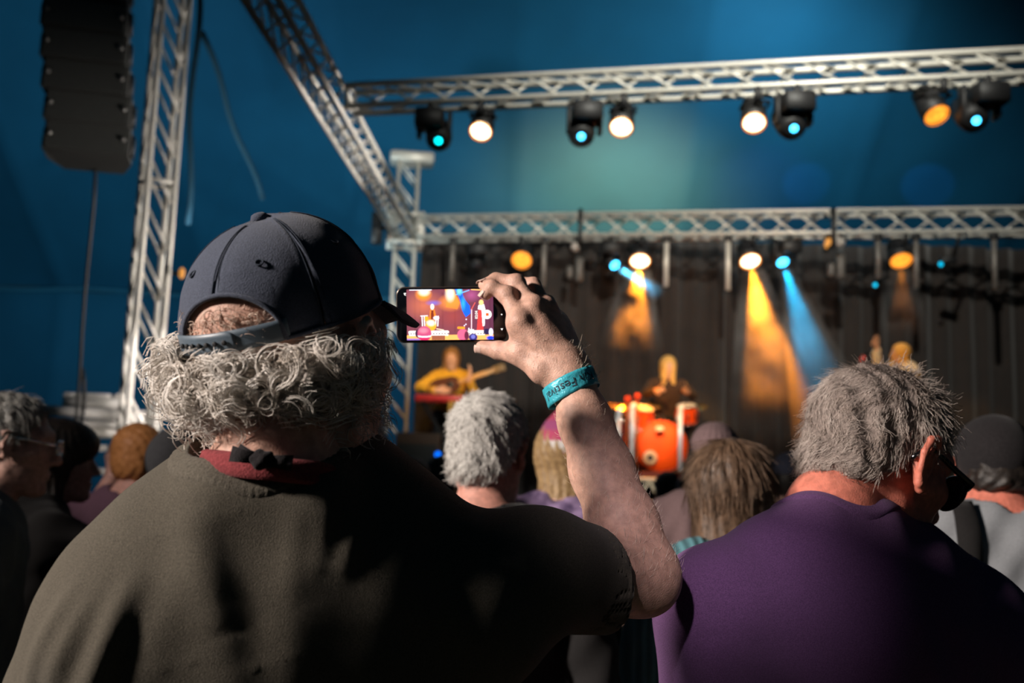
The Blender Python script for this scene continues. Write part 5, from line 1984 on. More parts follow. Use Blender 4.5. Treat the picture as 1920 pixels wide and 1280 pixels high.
# A: man at the left edge in profile
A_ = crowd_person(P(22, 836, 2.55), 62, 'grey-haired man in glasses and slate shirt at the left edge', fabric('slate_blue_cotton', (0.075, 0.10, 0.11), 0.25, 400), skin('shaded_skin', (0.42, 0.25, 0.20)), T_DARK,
                  G_CROWD, head_yaw=72, pitch=4, h=0.009, sleeves='short', width=1.06)
ho, hg = hair_shell(A_, H_GREY, lambda q: short_hair_f(q, 0.012, -0.03, -0.08), 0.006)
strand_hair(ho, hg[0], hg[1], lambda c: c[:, 2] > 0, 2500, 0.02, lambda p: np.tile([0.1, 0.0, -1.0], (len(p), 1)), H_GREY, rng, 0.0007, 0.0004, 4, 0.3, 0.4, 'short_strand')
gla = None
for s in (-1, 1):
    rim = [A_['head'] + A_['Rh'] @ np.array([s * (0.034 + 0.024 * math.cos(a)), 0.113, 0.006 + 0.019 * math.sin(a)]) for a in np.arange(20) * 2 * math.pi / 20]
    g = path_tube(rim, 0.003, 6, closed=True)
    if gla is None: gla = obj('glasses', g, M_CHROME, A_['root'])
    else: obj('rim', g, M_CHROME, gla)
    obj('temple', path_tube([A_['head'] + A_['Rh'] @ np.array(p) for p in [(s * 0.06, 0.108, 0.012), (s * 0.08, 0.05, 0.02), (s * 0.086, 0.0, 0.024)]], 0.0032, 6), M_CHROME, gla)
w = A_['wp']
obj('strap', path_tube([w((0.075 * math.cos(a), -0.055 + 0.075 * math.sin(a), A_['H'] - 0.20 - 0.02 * math.sin(a))) for a in np.arange(24) * 2 * math.pi / 24], 0.012, 6, closed=True), T_BLACK, A_['root'])

# B: person in black with a camera raised
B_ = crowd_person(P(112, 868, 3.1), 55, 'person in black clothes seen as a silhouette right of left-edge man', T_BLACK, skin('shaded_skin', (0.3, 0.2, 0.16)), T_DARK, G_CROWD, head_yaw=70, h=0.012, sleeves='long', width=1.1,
                  arms={'R': ((0.26, 0.20, 1.22), (0.10, 0.30, 1.45)), 'L': ((-0.22, 0.22, 1.20), (-0.04, 0.34, 1.42))})
hair_shell(B_, H_DARK, lambda q: smin(long_hair_f(q, 0.16, 0.02), s_ell(q, (0, .03, .06), (.085, .09, .07)), .03), 0.008)
cm = B_['wp']((0.03, 0.36, B_['H'] - 0.02))
cam_o = empty('photo_camera', cm, 'black photo camera held up by the person in black', 'camera')
dirb = B_['Rb'] @ np.array([0, 1.0, 0])
obj('camera_body', box(cm, (0.14, 0.06, 0.10), B_['Rb'][:, 0], B_['Rb'][:, 1], bev=0.012), M_BLACK, cam_o)
obj('lens', lathe([(0.033, 0), (0.036, 0.02), (0.036, 0.09), (0.04, 0.11), (0.03, 0.112)], 20, cm + dirb * 0.03, dirb), M_BLACK, cam_o)

# C: person with a raised forearm, ginger hair, mauve top
C_ = crowd_person(P(260, 862, 3.7), 10, 'ginger-haired person in mauve top with one forearm raised by the tower', fabric('mauve_cotton', (0.13, 0.075, 0.10), 0.3, 300), M_SKIN, T_DARK, G_CROWD, h=0.010,
                  arms={'L': ((-0.25, 0.05, 1.27), (-0.20, 0.16, 1.47), (0.05, 0.1, 1), (0.9, 0.2, 0))})
hair_shell(C_, H_GINGER, lambda q: short_hair_f(q, 0.014, -0.05, -0.10), 0.008)
# D: black beanie
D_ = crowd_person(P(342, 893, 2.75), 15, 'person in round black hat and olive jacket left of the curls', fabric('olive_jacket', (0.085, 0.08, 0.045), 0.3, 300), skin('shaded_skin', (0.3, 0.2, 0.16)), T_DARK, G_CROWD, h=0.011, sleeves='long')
hair_shell(D_, fabric('black_felt', (0.018, 0.018, 0.02), 0.3, 200), lambda q: hat_f(q, 0.016, -0.045), 0.007, name='hat')
# E: dark-haired in violet right of the neck
E_ = crowd_person(P(668, 872, 2.9), -10, 'dark long-haired person in violet top right of curly man neck', fabric('violet_cotton', (0.11, 0.07, 0.15), 0.3, 300), skin('pink_skin', (0.55, 0.26, 0.2)), T_DARK, G_CROWD, h=0.011)
hair_shell(E_, H_DARK, lambda q: long_hair_f(q, 0.13), 0.008)
E2 = crowd_person(P(712, 905, 4.2), 5, 'dark-haired person in navy top left of the rear tower foot', fabric('navy_cotton', (0.01, 0.03, 0.06), 0.3, 300), M_SKIN, T_DARK, G_CROWD, h=0.013)
hair_shell(E2, H_DARK, lambda q: short_hair_f(q, 0.016, -0.05, -0.10), 0.009)
# F: two small heads under the phone
F1 = crowd_person(P(773, 905, 4.9), 0, 'person with light brown hair below the rear tower foot', fabric('taupe_cotton', (0.14, 0.10, 0.085), 0.3, 300), M_SKIN, T_DARK, G_CROWD, h=0.013)
hair_shell(F1, H_BROWN, lambda q: long_hair_f(q, 0.16), 0.009)
F2 = crowd_person(P(826, 902, 5.4), 0, 'dark-haired person left of the white-haired man in black', T_DARK, M_SKIN, T_DARK, G_CROWD, h=0.013)
hair_shell(F2, H_DARK, lambda q: short_hair_f(q, 0.022, -0.05, -0.10), 0.009)
# G: white-haired man
G_ = crowd_person(P(916, 850, 2.2), 2, 'white-haired man in black top behind the raised arm', T_BLACK, skin('pink_skin', (0.55, 0.26, 0.2)), T_DARK, G_CROWD, head_yaw=22, pitch=4, h=0.008, width=1.08, sleeves='long')
H_WHITE = hair_mat('white_hair', (0.55, 0.53, 0.50), (0.78, 0.75, 0.71))
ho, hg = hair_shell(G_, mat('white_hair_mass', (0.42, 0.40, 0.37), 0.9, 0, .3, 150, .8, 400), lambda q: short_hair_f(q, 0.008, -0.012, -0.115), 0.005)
GQ = lambda p: (p - G_['head']) @ G_['Rh']


def g_flow(p):
    q = GQ(p) - np.array([0.0, -0.085, 0.075])
    f = np.stack([q[:, 0] + q[:, 2] * .6, 0 * q[:, 0], q[:, 2] - q[:, 0] * .6 - 0.03], 1)
    return f @ G_['Rh'].T


strand_hair(ho, hg[0], hg[1], lambda c: c[:, 2] > 0, 6500, 0.015, g_flow, H_WHITE, rng, 0.0007, 0.00035, 5, 0.15, 0.25, 'short_strand')
# H: knitted hat
Hh = crowd_person(P(1064, 858, 3.3), 10, 'blond person in pink striped knitted hat and lilac patterned top', mat('lilac_patterned_cotton', (0.06, 0.035, 0.10), 0.9, 0, 0.3, 22, 0.3, 300, color2=(0.36, 0.25, 0.42)), M_SKIN, T_DARK, G_CROWD, h=0.010)
hair_shell(Hh, H_BLOND, lambda q: long_hair_f(q, 0.14, 0.016), 0.008)
ho, hg = hair_shell(Hh, None or mat_attr('knit_stripes', 0.95), lambda q: smin(hat_f(q, 0.02, 0.0), s_cone(q, (0, -.02, .1), (0, -.03, .165), .06, .03), .03), 0.006, name='knitted_hat')
zq = ((hg[0] - Hh['head']) @ Hh['Rh'])[:, 2]
cs3 = np.array([[0.40, 0.05, 0.11], [0.62, 0.58, 0.55], [0.42, 0.06, 0.13], [0.30, 0.06, 0.16]])
add_print(ho, cs3[(np.floor((zq + 0.02) / 0.035).astype(int)) % 4])
# I: pale pink hood beyond
I_ = crowd_person(P(1343, 862, 3.9), 30, 'person in pinkish grey hat behind the long-haired girl', fabric('grey_pink_cotton', (0.2, 0.13, 0.13), 0.3, 300), M_SKIN, T_DARK, G_CROWD, h=0.012)
hair_shell(I_, fabric('grey_pink_knit', (0.26, 0.17, 0.17), 0.25, 160), lambda q: hat_f(q, 0.014, -0.06, 0.5) + 0.002 * np.sin(np.arctan2(q[:, 0], q[:, 1]) * 30), 0.007, name='hat')
hair_shell(I_, H_DARK, lambda q: long_hair_f(q, 0.12, 0.006), 0.009)
# J: girl with long hair, teal jumper
def knit(name, c):
    m_, nt, b = nt_new(name)
    tcn = nt.nodes.new('ShaderNodeTexCoord'); wv = nt.nodes.new('ShaderNodeTexWave')
    wv.inputs['Scale'].default_value = 14; wv.inputs['Distortion'].default_value = 1.0
    rp = nt.nodes.new('ShaderNodeValToRGB')
    rp.color_ramp.elements[0].color = (*(np.array(c) * .7), 1); rp.color_ramp.elements[1].color = (*(np.array(c) * 1.25), 1)
    nt.links.new(tcn.outputs['Object'], wv.inputs['Vector']); nt.links.new(wv.outputs['Color'], rp.inputs['Fac']); nt.links.new(rp.outputs['Color'], b.inputs['Base Color'])
    bp = nt.nodes.new('ShaderNodeBump'); bp.inputs['Strength'].default_value = .6; bp.inputs['Distance'].default_value = .006
    nt.links.new(wv.outputs['Fac'], bp.inputs['Height']); nt.links.new(bp.outputs['Normal'], b.inputs['Normal'])
    b.inputs['Roughness'].default_value = .95
    return m_


J_ = crowd_person(P(1366, 926, 2.35), -4, 'girl with long straight brown hair in teal ribbed jumper', knit('teal_rib_knit', (0.08, 0.20, 0.23)), M_SKIN, M_JEAN, G_CROWD, h=0.009, sleeves='long', width=1.0, hscale=1.0)
ho, hg = hair_shell(J_, H_BROWN, lambda q: long_hair_f(q, 0.30, 0.012, 0.001), 0.006)
JQ = lambda p: (p - J_['head']) @ J_['Rh']
strand_hair(ho, hg[0], hg[1], lambda c: JQ(c)[:, 1] < 0.03, 3500, 0.07, lambda p: np.stack([JQ(p)[:, 0] * .3, -0.2 * np.clip(JQ(p)[:, 2] - .05, 0, 1), -0.2 + 0 * p[:, 0]], 1) @ J_['Rh'].T, hair_mat('brown_strands', (0.10, 0.06, 0.036), (0.26, 0.16, 0.10)), rng, 0.0008, 0.0005, 7, 0.05, 0.08, 'long_strand', bend=0.15)
# K, L: small far heads
for px, py, d, lab, hm in [(1251, 922, 6.2, 'small dark-haired head just below the drum riser', H_DARK), (1294, 928, 5.6, 'small dark head between drum riser and long-haired girl', H_DARK)]:
    q_ = crowd_person(P(px, py, d), 0, lab, T_BLACK, M_SKIN, T_DARK, G_CROWD, h=0.016)
    hair_shell(q_, hm, lambda q: short_hair_f(q, 0.014, -0.05, -0.1), 0.01)
L_ = crowd_person(P(1482, 902, 5.0), 25, 'small dark-haired person in grey cap left of the red neck', fabric('grey_mix', (0.12, 0.11, 0.13), 0.3, 200), M_SKIN, T_DARK, G_CROWD, h=0.013)
hair_shell(L_, H_DARK, lambda q: short_hair_f(q, 0.016, -0.05, -0.1), 0.009)
ho, hg = hair_shell(L_, fabric('blue_grey_cap', (0.07, 0.075, 0.11), 0.3, 200), lambda q: hat_f(q, 0.02, 0.035), 0.008, name='cap')
peak_part(L_, fabric('blue_grey_cap', (0.07, 0.075, 0.11)), ho)
# N: man in white tee with strap, dark cap
N_ = crowd_person(P(1864, 890, 2.4), 6, 'man in dark cap and white printed tee with black shoulder strap', fabric('white_cotton', (0.24, 0.25, 0.265), 0.12, 300), skin('sunburnt_skin', (0.6, 0.2, 0.14)), T_DARK, G_CROWD, head_yaw=14, pitch=8, h=0.008, width=1.1, hunch=0.10,
                  arms={'L': ((-0.27, 0.12, 1.28), (-0.135, 0.10, 1.50), (0.12, 0.0, 1), (0.2, 1, 0))})
hair_shell(N_, H_DARK, lambda q: short_hair_f(q, 0.003, -0.015, -0.05), 0.006)
ho, hg = hair_shell(N_, fabric('charcoal_cap_cotton', (0.018, 0.016, 0.017), 0.3, 250), lambda q: hat_f(q, 0.012, 0.0, 0.35), 0.006, name='cap')
peak_part(N_, fabric('charcoal_cap_cotton', (0.018, 0.016, 0.017)), ho, z=0.03)
W_ = N_['wp']
sh = N_['sh']


def on_back(x, z, o=0.004):
    """point on the tee's back at local x, z"""
    ys = np.linspace(-0.40, 0.02, 220)
    vv, ff = N_['gs']
    loc_ = (vv - N_['base']) @ N_['Rb']
    m_ = (np.abs(loc_[:, 0] - x) < 0.012) & (np.abs(loc_[:, 2] - z) < 0.012)
    y = loc_[m_, 1].min() if m_.any() else -0.16
    return W_((x, y - o, z))


for s in (-1, 1):
    V = []
    lv = (N_['gs'][0] - N_['base']) @ N_['Rb']
    zt_ = lv[np.abs(np.abs(lv[:, 0]) - 0.115) < 0.012, 2].max() - 0.006
    for z in np.linspace(zt_, sh - 0.42, 30):
        for dx in (-0.024, 0.0, 0.024):
            V.append(on_back(s * 0.115 + dx, z, 0.006))
    obj('shoulder_strap', thicken((np.array(V), grid_faces(3, 30)), 0.004), T_BLACK, N_['root'])
M_INK = mat('dark_print', (0.03, 0.05, 0.06), 0.9)
for ln_i, (z0, x0, x1, a) in enumerate([(sh - 0.125, -0.08, 0.10, 0.014), (sh - 0.165, -0.09, 0.11, 0.008), (sh - 0.20, -0.06, 0.09, 0.012)]):
    pts = []
    for t in np.linspace(0, 1, 60):
        x = x0 + (x1 - x0) * t
        pts.append(on_back(x + a * .5 * math.sin(t * 55), z0 + a * math.sin(t * 48) * (0.6 + .4 * math.sin(t * 13)), 0.0015))
    pts = np.array(pts)
    pts = (pts + np.roll(pts, 1, 0) + np.roll(pts, -1, 0))[1:-1] / 3
    obj('printed_script', path_tube(pts, 0.0035, 4), M_INK, N_['shirt'])

# ------------------------------------------------------------------ risers
def riser(x0, x1, d0, d1, label, z1):
    a = P(x0, 880, d0); b = P(x1, 880, d0)
    cx = (a[0] + b[0]) / 2; wd = b[0] - a[0]; cy = (a[1] + d1) / 2; dp = d1 - a[1]
    r = empty('riser', (cx, cy, DECK), label, 'riser', 'low risers on the stage deck')
    obj('riser_top', box((cx, cy, z1 - 0.03), (wd, dp, 0.06), bev=0.01), mat('red_riser_carpet', (0.25, 0.05, 0.03), 0.9, bump=.4), r)
    y = a[1] + 0.02
    zb, zt = DECK + 0.01, z1 - 0.06
    M_CREAM = mat('cream_frame', (0.72, 0.62, 0.45), 0.5)
    obj('front_rail', box((cx, y, zt - 0.025), (wd, 0.04, 0.05)), M_CREAM, r)
    obj('front_rail', box((cx, y, zb + 0.02), (wd, 0.04, 0.04)), M_CREAM, r)
    n = int(wd / 0.13)
    for i in range(n):
        xa, xb = cx - wd / 2 + wd * i / n, cx - wd / 2 + wd * (i + 1) / n
        s_ = (zb + 0.03, zt - 0.04) if i % 2 else (zt - 0.04, zb + 0.03)
        obj('front_brace', tube((xa, y, s_[0]), (xb, y, s_[1]), 0.018, n=6), M_CREAM, r)
    for sx in (-1, 1):
        for yy in (y + .1, d1 - .1):
            obj('leg', tube((cx + sx * (wd / 2 - .05), yy, DECK), (cx + sx * (wd / 2 - .05), yy, z1 - .05), 0.025, n=8), M_ALU, r)
    return r


RZ1 = P(1260, 886, 11.0)[2]
riser(1128, 1330, 11.0, 12.55, 'drum riser with cream latticed front at stage centre', RZ1)
RZ2 = P(1780, 904, 9.9)[2]
riser(1640, 1815, 9.9, 11.4, 'singer riser with pale front at stage right', RZ2)

# ------------------------------------------------------------------ performers
J_MUST = fabric('mustard_jumper', (0.62, 0.34, 0.03), 0.2, 120)
gt = crowd_person(P(846, 672, 11.3), 182, 'long-haired guitarist in mustard jumper on stage under the phone', J_MUST, M_SKIN_STAGE, T_DARK, 'musicians on stage', h=0.013, sleeves='long', feet_z=DECK, head_yaw=176, pitch=12,
                  arms={'R': ((0.34, 0.05, P(846, 728, 11.3)[2] - DECK), (0.12, 0.24, P(846, 736, 11.3)[2] - DECK), (-1, 0.2, 0), (0, .3, 1)),
                        'L': ((-0.28, 0.10, P(846, 738, 11.3)[2] - DECK), (-0.23, 0.30, P(846, 716, 11.3)[2] - DECK), (-.2, .2, 1), (0, -.6, .5))})
hair_shell(gt, hair_mat('light_brown_hair', (0.2, 0.1, 0.03), (0.34, 0.18, 0.06)), lambda q: long_hair_f(q, 0.26, 0.012), 0.010)
g0 = gt['wp']((0.02, 0.20, P(846, 728, 11.3)[2] - DECK)); gxd = gt['Rb'] @ unit((-1, 0.12, 0.36)); gnd = gt['Rb'] @ np.array([0, 1.0, 0]); gyd = np.cross(gnd, gxd)
gu = empty('acoustic_guitar', g0, 'small brown guitar held by the musician in mustard', 'guitar')
ol = []
for a in np.arange(40) * 2 * math.pi / 40:
    rr = 0.135 + 0.035 * math.cos(2 * a) - 0.02 * math.cos(a)
    ol.append((0.9 * rr * math.cos(a) * 1.25, rr * math.sin(a)))
V = [g0 + gxd * a + gyd * b - gnd * 0.04 for a, b in ol] + [g0 + gxd * a + gyd * b + gnd * 0.04 for a, b in ol]
obj('guitar_body', (np.array(V), [tuple(range(40)), tuple(range(79, 39, -1))] + [(i, 40 + i, 40 + (i + 1) % 40, (i + 1) % 40) for i in range(40)]), mat('brown_lacquer', (0.09, 0.03, 0.015), 0.3), gu, smooth=False)
obj('sound_hole', lathe([(0.04, 0), (0.038, 0.004), (0.001, 0.0045)], 20, g0 + gxd * 0.05 + gnd * 0.04, gnd), M_BLACK, gu)
obj('guitar_neck', box(g0 + gxd * 0.36 + gnd * 0.03, (0.44, 0.05, 0.03), gxd, gyd, gnd, bev=0.008), mat('pale_maple', (0.5, 0.28, 0.1), 0.4), gu)
obj('headstock', box(g0 + gxd * 0.62 + gnd * 0.03, (0.14, 0.08, 0.025), gxd, gyd, gnd, bev=0.01), mat('pale_maple', (0.5, 0.28, 0.1), 0.4), gu)

kb = empty('keyboard', P(846, 752, 10.9), 'keyboard with glowing red edge in front of the guitarist', 'keyboard')
ka, kbp = P(780, 748, 10.9), P(915, 750, 10.9)
kc = (ka + kbp) / 2
obj('keyboard_case', box(kc, (np.linalg.norm(kbp - ka), 0.28, 0.075), bev=0.012), mat('red_plastic', (0.60, 0.035, 0.03), 0.4), kb)
for i in range(26):
    obj('white_key', box(kc + np.array([-0.36 + i * 0.029, 0.06, 0.042]), (0.026, 0.13, 0.012)), mat('ivory_plastic', (0.7, 0.65, 0.55), 0.35), kb, smooth=False)
ks = empty('keyboard_stand', (kc[0], kc[1], DECK), 'black crossed-leg stand under the keyboard', 'stand')
for s in (-1, 1):
    obj('leg', tube((kc[0] - s * .32, kc[1] - .05, DECK + .02), (kc[0] + s * .30, kc[1] - .05, kc[2] - .06), 0.02), M_BLACK, ks)
    obj('foot', tube((kc[0] - s * .32, kc[1] - .25, DECK + .02), (kc[0] - s * .32, kc[1] + .2, DECK + .02), 0.018), M_BLACK, ks)
    obj('arm', tube((kc[0] + s * .30, kc[1] - .2, kc[2] - .05), (kc[0] + s * .30, kc[1] + .15, kc[2] - .05), 0.016), M_BLACK, ks)
# hanging cloth on the keyboard front
o = obj('cloth', thicken((np.array([P(840 + 24 * u, 752 + 30 * v, 10.72) + np.array([0, 0.02 * math.sin(u * 6), 0]) for v in np.linspace(0, 1, 6) for u in np.linspace(0, 1, 8)]), grid_faces(8, 6)), 0.006), fabric('ochre_cloth', (0.55, 0.30, 0.06), 0.2, 100), origin=P(852, 752, 10.72))
tag(o, 'ochre cloth hanging over the front of the keyboard', 'cloth')
# wedge monitors and a pedal lamp at the guitarist's feet
w0 = P(775, 835, 10.4)
for k, (px, py, lab) in enumerate([(783, 845, 'brown wedge loudspeaker beside the rear tower foot'), (862, 890, 'amber-lit wedge loudspeaker below the keyboard')]):
    c = P(px, py, 10.0)
    r = empty('wedge_speaker', (c[0], c[1], DECK), lab, 'loudspeaker', 'wedge loudspeakers on stage')
    hh = max(c[2] - DECK + 0.18, 0.3)
    V = np.array([(c[0] + sx * .22, c[1] + y, z) for sx in (-1, 1) for y, z in ((-.2, DECK), (.22, DECK), (.22, DECK + hh), (0, DECK + hh), (-.2, DECK + .12))])
    obj('cabinet', (V, [(0, 1, 2, 3, 4), (9, 8, 7, 6, 5)] + [(i, 5 + i, 5 + (i + 1) % 5, (i + 1) % 5) for i in range(5)]), mat('brown_vinyl', (0.10, 0.05, 0.025), 0.6), r, smooth=False)
    obj('grille', box((c[0], c[1] - 0.115, DECK + 0.06 + hh / 2), (0.38, 0.02, hh * .5), (1, 0, 0), unit((0, hh - .12, -.2)), unit((0, .2, hh - .12))), M_GRILLE, r, smooth=False)
bl = P(821, 852, 9.9)
r = empty('blue_floor_lamp', (bl[0], bl[1], DECK), 'bright blue dot lamp low in front of the guitarist', 'lamp')
obj('lens', lathe([(0.001, -.03), (0.032, -.01), (0.03, .01), (0.001, .03)], 14, bl, (0, 1, 0)), glow('royal_blue_led', (0.0, 0.16, 1.0), 2.2), r)
obj('stand', tube((bl[0], bl[1] + .06, DECK), bl + (0, .06, .03), 0.012), M_BLACK, r)
obj('body', box(bl + (0, .06, 0), (0.09, 0.06, 0.09), bev=.015), M_BLACK, r)

# drummer
dr = crowd_person(P(1253, 688, 12.1), 180, 'drummer with long golden hair in dark top behind the orange drums', fabric('dark_brown_top', (0.05, 0.028, 0.018), 0.3, 120), M_SKIN_STAGE, T_DARK, 'musicians on stage', h=0.013, sleeves='long', feet_z=RZ1, seated=True, pitch=18,
                  arms={'R': ((0.28, 0.12, 0.93), (0.20, 0.36, 0.95)), 'L': ((-0.28, 0.12, 0.93), (-0.16, 0.38, 0.94))})
hair_shell(dr, H_GOLD, lambda q: smin(long_hair_f(q, 0.17, 0.012), s_cone(np.stack([np.abs(q[:, 0]), q[:, 1], q[:, 2]], 1), (0.05, 0.07, 0.03), (0.055, 0.085, -0.20), 0.028, 0.03), 0.02), 0.010)
for s in (-1, 1):
    p = dr['wp']((s * 0.19, 0.40, 0.96))
    q_ = p + dr['Rb'] @ np.array([-s * 0.10, 0.30, 0.06 + .1 * (s > 0)])
    o = obj('drum_stick', path_tube([p, p + (q_ - p) * .9, q_], [0.009, 0.006, 0.007], 8), mat('hickory', (0.6, 0.4, 0.2), 0.5), origin=p)
    tag(o, ['drum stick in the drummer left hand', None, 'drum stick in the drummer right hand'][s + 1], 'drum stick', 'drum sticks')
th = empty('drum_throne', (dr['base'][0], dr['base'][1], RZ1), 'round black stool the drummer sits on', 'stool')
tz = RZ1 + dr['H'] - 0.245 - 0.46 - 0.10
obj('seat', lathe([(0.15, -.07), (0.165, -.05), (0.165, -.01), (0.14, 0.01)], 24, (dr['base'][0], dr['base'][1] + .06, tz)), M_BLACK, th)
for a in (0, 2.1, 4.2):
    obj('leg', tube((dr['base'][0], dr['base'][1] + .06, tz - .1), (dr['base'][0] + .2 * math.cos(a), dr['base'][1] + .06 + .2 * math.sin(a), RZ1 + .01), 0.012), M_CHROME, th)

M_SHELL = mat('orange_drum_shell', (0.85, 0.09, 0.01), 0.4, 0, 0.08, 20, spec=0.2)
M_HEADO = mat('orange_drum_head', (1.0, 0.075, 0.0), 0.5, 0, 0.12, 6, spec=0.15)
M_HEADW = mat('white_drum_head', (0.75, 0.70, 0.62), 0.5)


def drum(name, c, ax, r, dep, label, head_mat, cat='drum'):
    c = np.array(c); ax = unit(ax)
    d = empty(name, c, label, cat, 'drum kit on the riser')
    obj('shell', lathe([(r * .98, -dep / 2), (r, -dep / 2 + .005), (r, dep / 2 - .005), (r * .98, dep / 2)], 36, c, ax), M_SHELL, d)
    for s in (-1, 1):
        e = c + ax * s * dep / 2
        x, y, _ = frame(ax)
        obj('hoop', path_tube([e + (x * math.cos(a) + y * math.sin(a)) * r * 1.02 for a in np.arange(36) * 2 * math.pi / 36], 0.012, 6, closed=True), M_CHROME if name != 'bass_drum' else M_SHELL, d)
    obj('drum_head', lathe([(r * .99, 0), (r * .9, .006), (0.001, .008)], 36, c + ax * (dep / 2), ax), head_mat, d)
    x, y, _ = frame(ax)
    for i in range(8):
        a = i * math.pi / 4 + .2
        rd = x * math.cos(a) + y * math.sin(a)
        obj('lug', box(c + rd * (r + .012), (0.025, 0.02, dep * .45), np.cross(ax, rd), rd, ax, bev=.005), M_CHROME, d)
    return d


bc_ = P(1237, 838, 11.35)
bdm = drum('bass_drum', bc_, (-0.03, -1, 0.03), 0.275, 0.36, 'large glowing orange bass drum facing the crowd', M_HEADO)
prt = P(1219, 858, 11.12)
obj('port_ring', lathe([(0.078, 0), (0.082, 0.012), (0.045, 0.016), (0.03, 0.008)], 28, prt, (-.03, -1, .03)), mat('cream_ring', (0.9, 0.45, 0.2), 0.4), bdm)
obj('port_hole', lathe([(0.036, 0), (0.034, 0.010), (0.001, 0.011)], 20, prt + (0, -.006, 0), (-.03, -1, .03)), mat('port_dark', (0.02, 0.015, 0.015), 0.8), bdm)
obj('claw', box(P(1237, 804, 11.12), (0.09, 0.03, 0.06), bev=.012), mat('cream_ring', (0.9, 0.45, 0.2)), bdm)
for s in (-1, 1):
    obj('spur', tube(bc_ + (s * .25, -.05, -.1), (bc_[0] + s * .36, bc_[1] - .15, RZ1 + .01), 0.011), M_CHROME, bdm)
tm1 = drum('tom_drum', P(1203, 782, 11.5), (0.1, -0.35, 0.9), 0.13, 0.22, 'orange tom drum mounted left of the drummer', M_HEADW)
tm2 = drum('tom_drum', P(1288, 776, 11.6), (-0.1, -0.3, 0.95), 0.12, 0.2, 'orange tom drum mounted right of the drummer', M_HEADW)
for t_, c_ in ((tm1, P(1203, 782, 11.5)), (tm2, P(1288, 776, 11.6))):
    obj('mount', tube(c_ - (0, -.0, .1), bc_ + (0.04 * np.sign(c_[0] - bc_[0]), 0.05, 0.26), 0.016), M_CHROME, t_)
ftm = drum('floor_tom', P(1192, 820, 11.7), (0.0, -0.05, 1), 0.19, 0.36, 'orange floor tom at the left of the kit', M_HEADW)
cft = P(1192, 820, 11.7)
for a in (0.4, 2.5, 4.6):
    obj('leg', tube(cft + (0.2 * math.cos(a), .2 * math.sin(a), .1), (cft[0] + .21 * math.cos(a), cft[1] + .21 * math.sin(a), RZ1 + .01), 0.012), M_CHROME, ftm)
M_BRASS = mat('brass_cymbal', (0.85, 0.55, 0.18), 0.25, 0.9, 0.1, 60)
for px, py, d, r, lab, tl in [(1168, 762, 11.3, 0.19, 'brass cymbal at the far left of the kit', (0.15, -.25, 1)), (1215, 760, 11.9, 0.17, 'brass cymbal just left of the drummer', (-.1, -.3, 1)),
                              (1298, 762, 11.8, 0.19, 'brass cymbal at the right of the kit', (-.15, -.3, 1))]:
    c = P(px, py, d)
    r_ = empty('cymbal', (c[0], c[1], RZ1), lab, 'cymbal', 'cymbals on stands')
    ax = unit(tl)
    obj('plate', lathe([(r, -.012), (r * .99, -.010), (r * .25, 0.006), (r * .18, 0.022), (0.004, 0.03), (0.003, .02), (r * .2, 0.004)], 36, c, ax), M_BRASS, r_)
    obj('rod', tube(c + (0, 0, .04), (c[0], c[1], RZ1 + .25), 0.013), M_CHROME, r_)
    for a in (0, 2.1, 4.2):
        obj('leg', tube((c[0], c[1], RZ1 + .3), (c[0] + .17 * math.cos(a), c[1] + .17 * math.sin(a), RZ1 + .012), 0.010), M_CHROME, r_)
# bright microphone stands round the kit
M_SHINY = mat('polished_steel', (0.95, 0.95, 0.97), 0.3, 0.1)
for px, y0, y1, d, lab in [(1186, 765, 822, 11.15, 'bright chrome microphone stand left of the bass drum'), (1160, 776, 800, 11.05, 'short bright chrome stand at the left of the kit'),
                           (1276, 768, 795, 11.15, 'bright chrome stand right of the bass drum')]:
    a, b = P(px, y0, d), P(px - 2, y1, d)
    r_ = empty('microphone_stand', (b[0], b[1], RZ1), lab, 'stand', 'microphone stands at the kit')
    obj('upright', tube(a, (a[0], a[1], RZ1 + .02), 0.026), M_SHINY, r_)
    obj('foot', lathe([(0.12, 0), (0.12, .012), (0.03, .03)], 20, (a[0], a[1], RZ1)), M_BLACK, r_)
    obj('microphone', lathe([(0.016, -.12), (0.022, -.02), (0.034, 0.0), (0.036, .03), (0.02, .06), (0.001, .068)], 16, a, (0.3, 0, 1)), M_SHINY, r_)
for px, py, lab in [(1177, 749, 'small red knobbed microphone at the left of the kit'), (1195, 744, 'taller red knobbed microphone at the left of the kit')]:
    c = P(px, py, 11.15)
    r_ = empty('clip_microphone', c, lab, 'microphone', 'red clip microphones')
    obj('capsule', lathe([(0.001, -.04), (0.03, -.025), (0.035, 0), (0.028, .03), (0.001, .045)], 14, c), mat('red_foam', (0.75, 0.06, 0.02), 0.8), r_)
    obj('stem', tube(c - (0, 0, .03), (c[0], c[1], RZ1), 0.012), mat('orange_tube', (0.5, 0.12, 0.03), 0.4), r_)

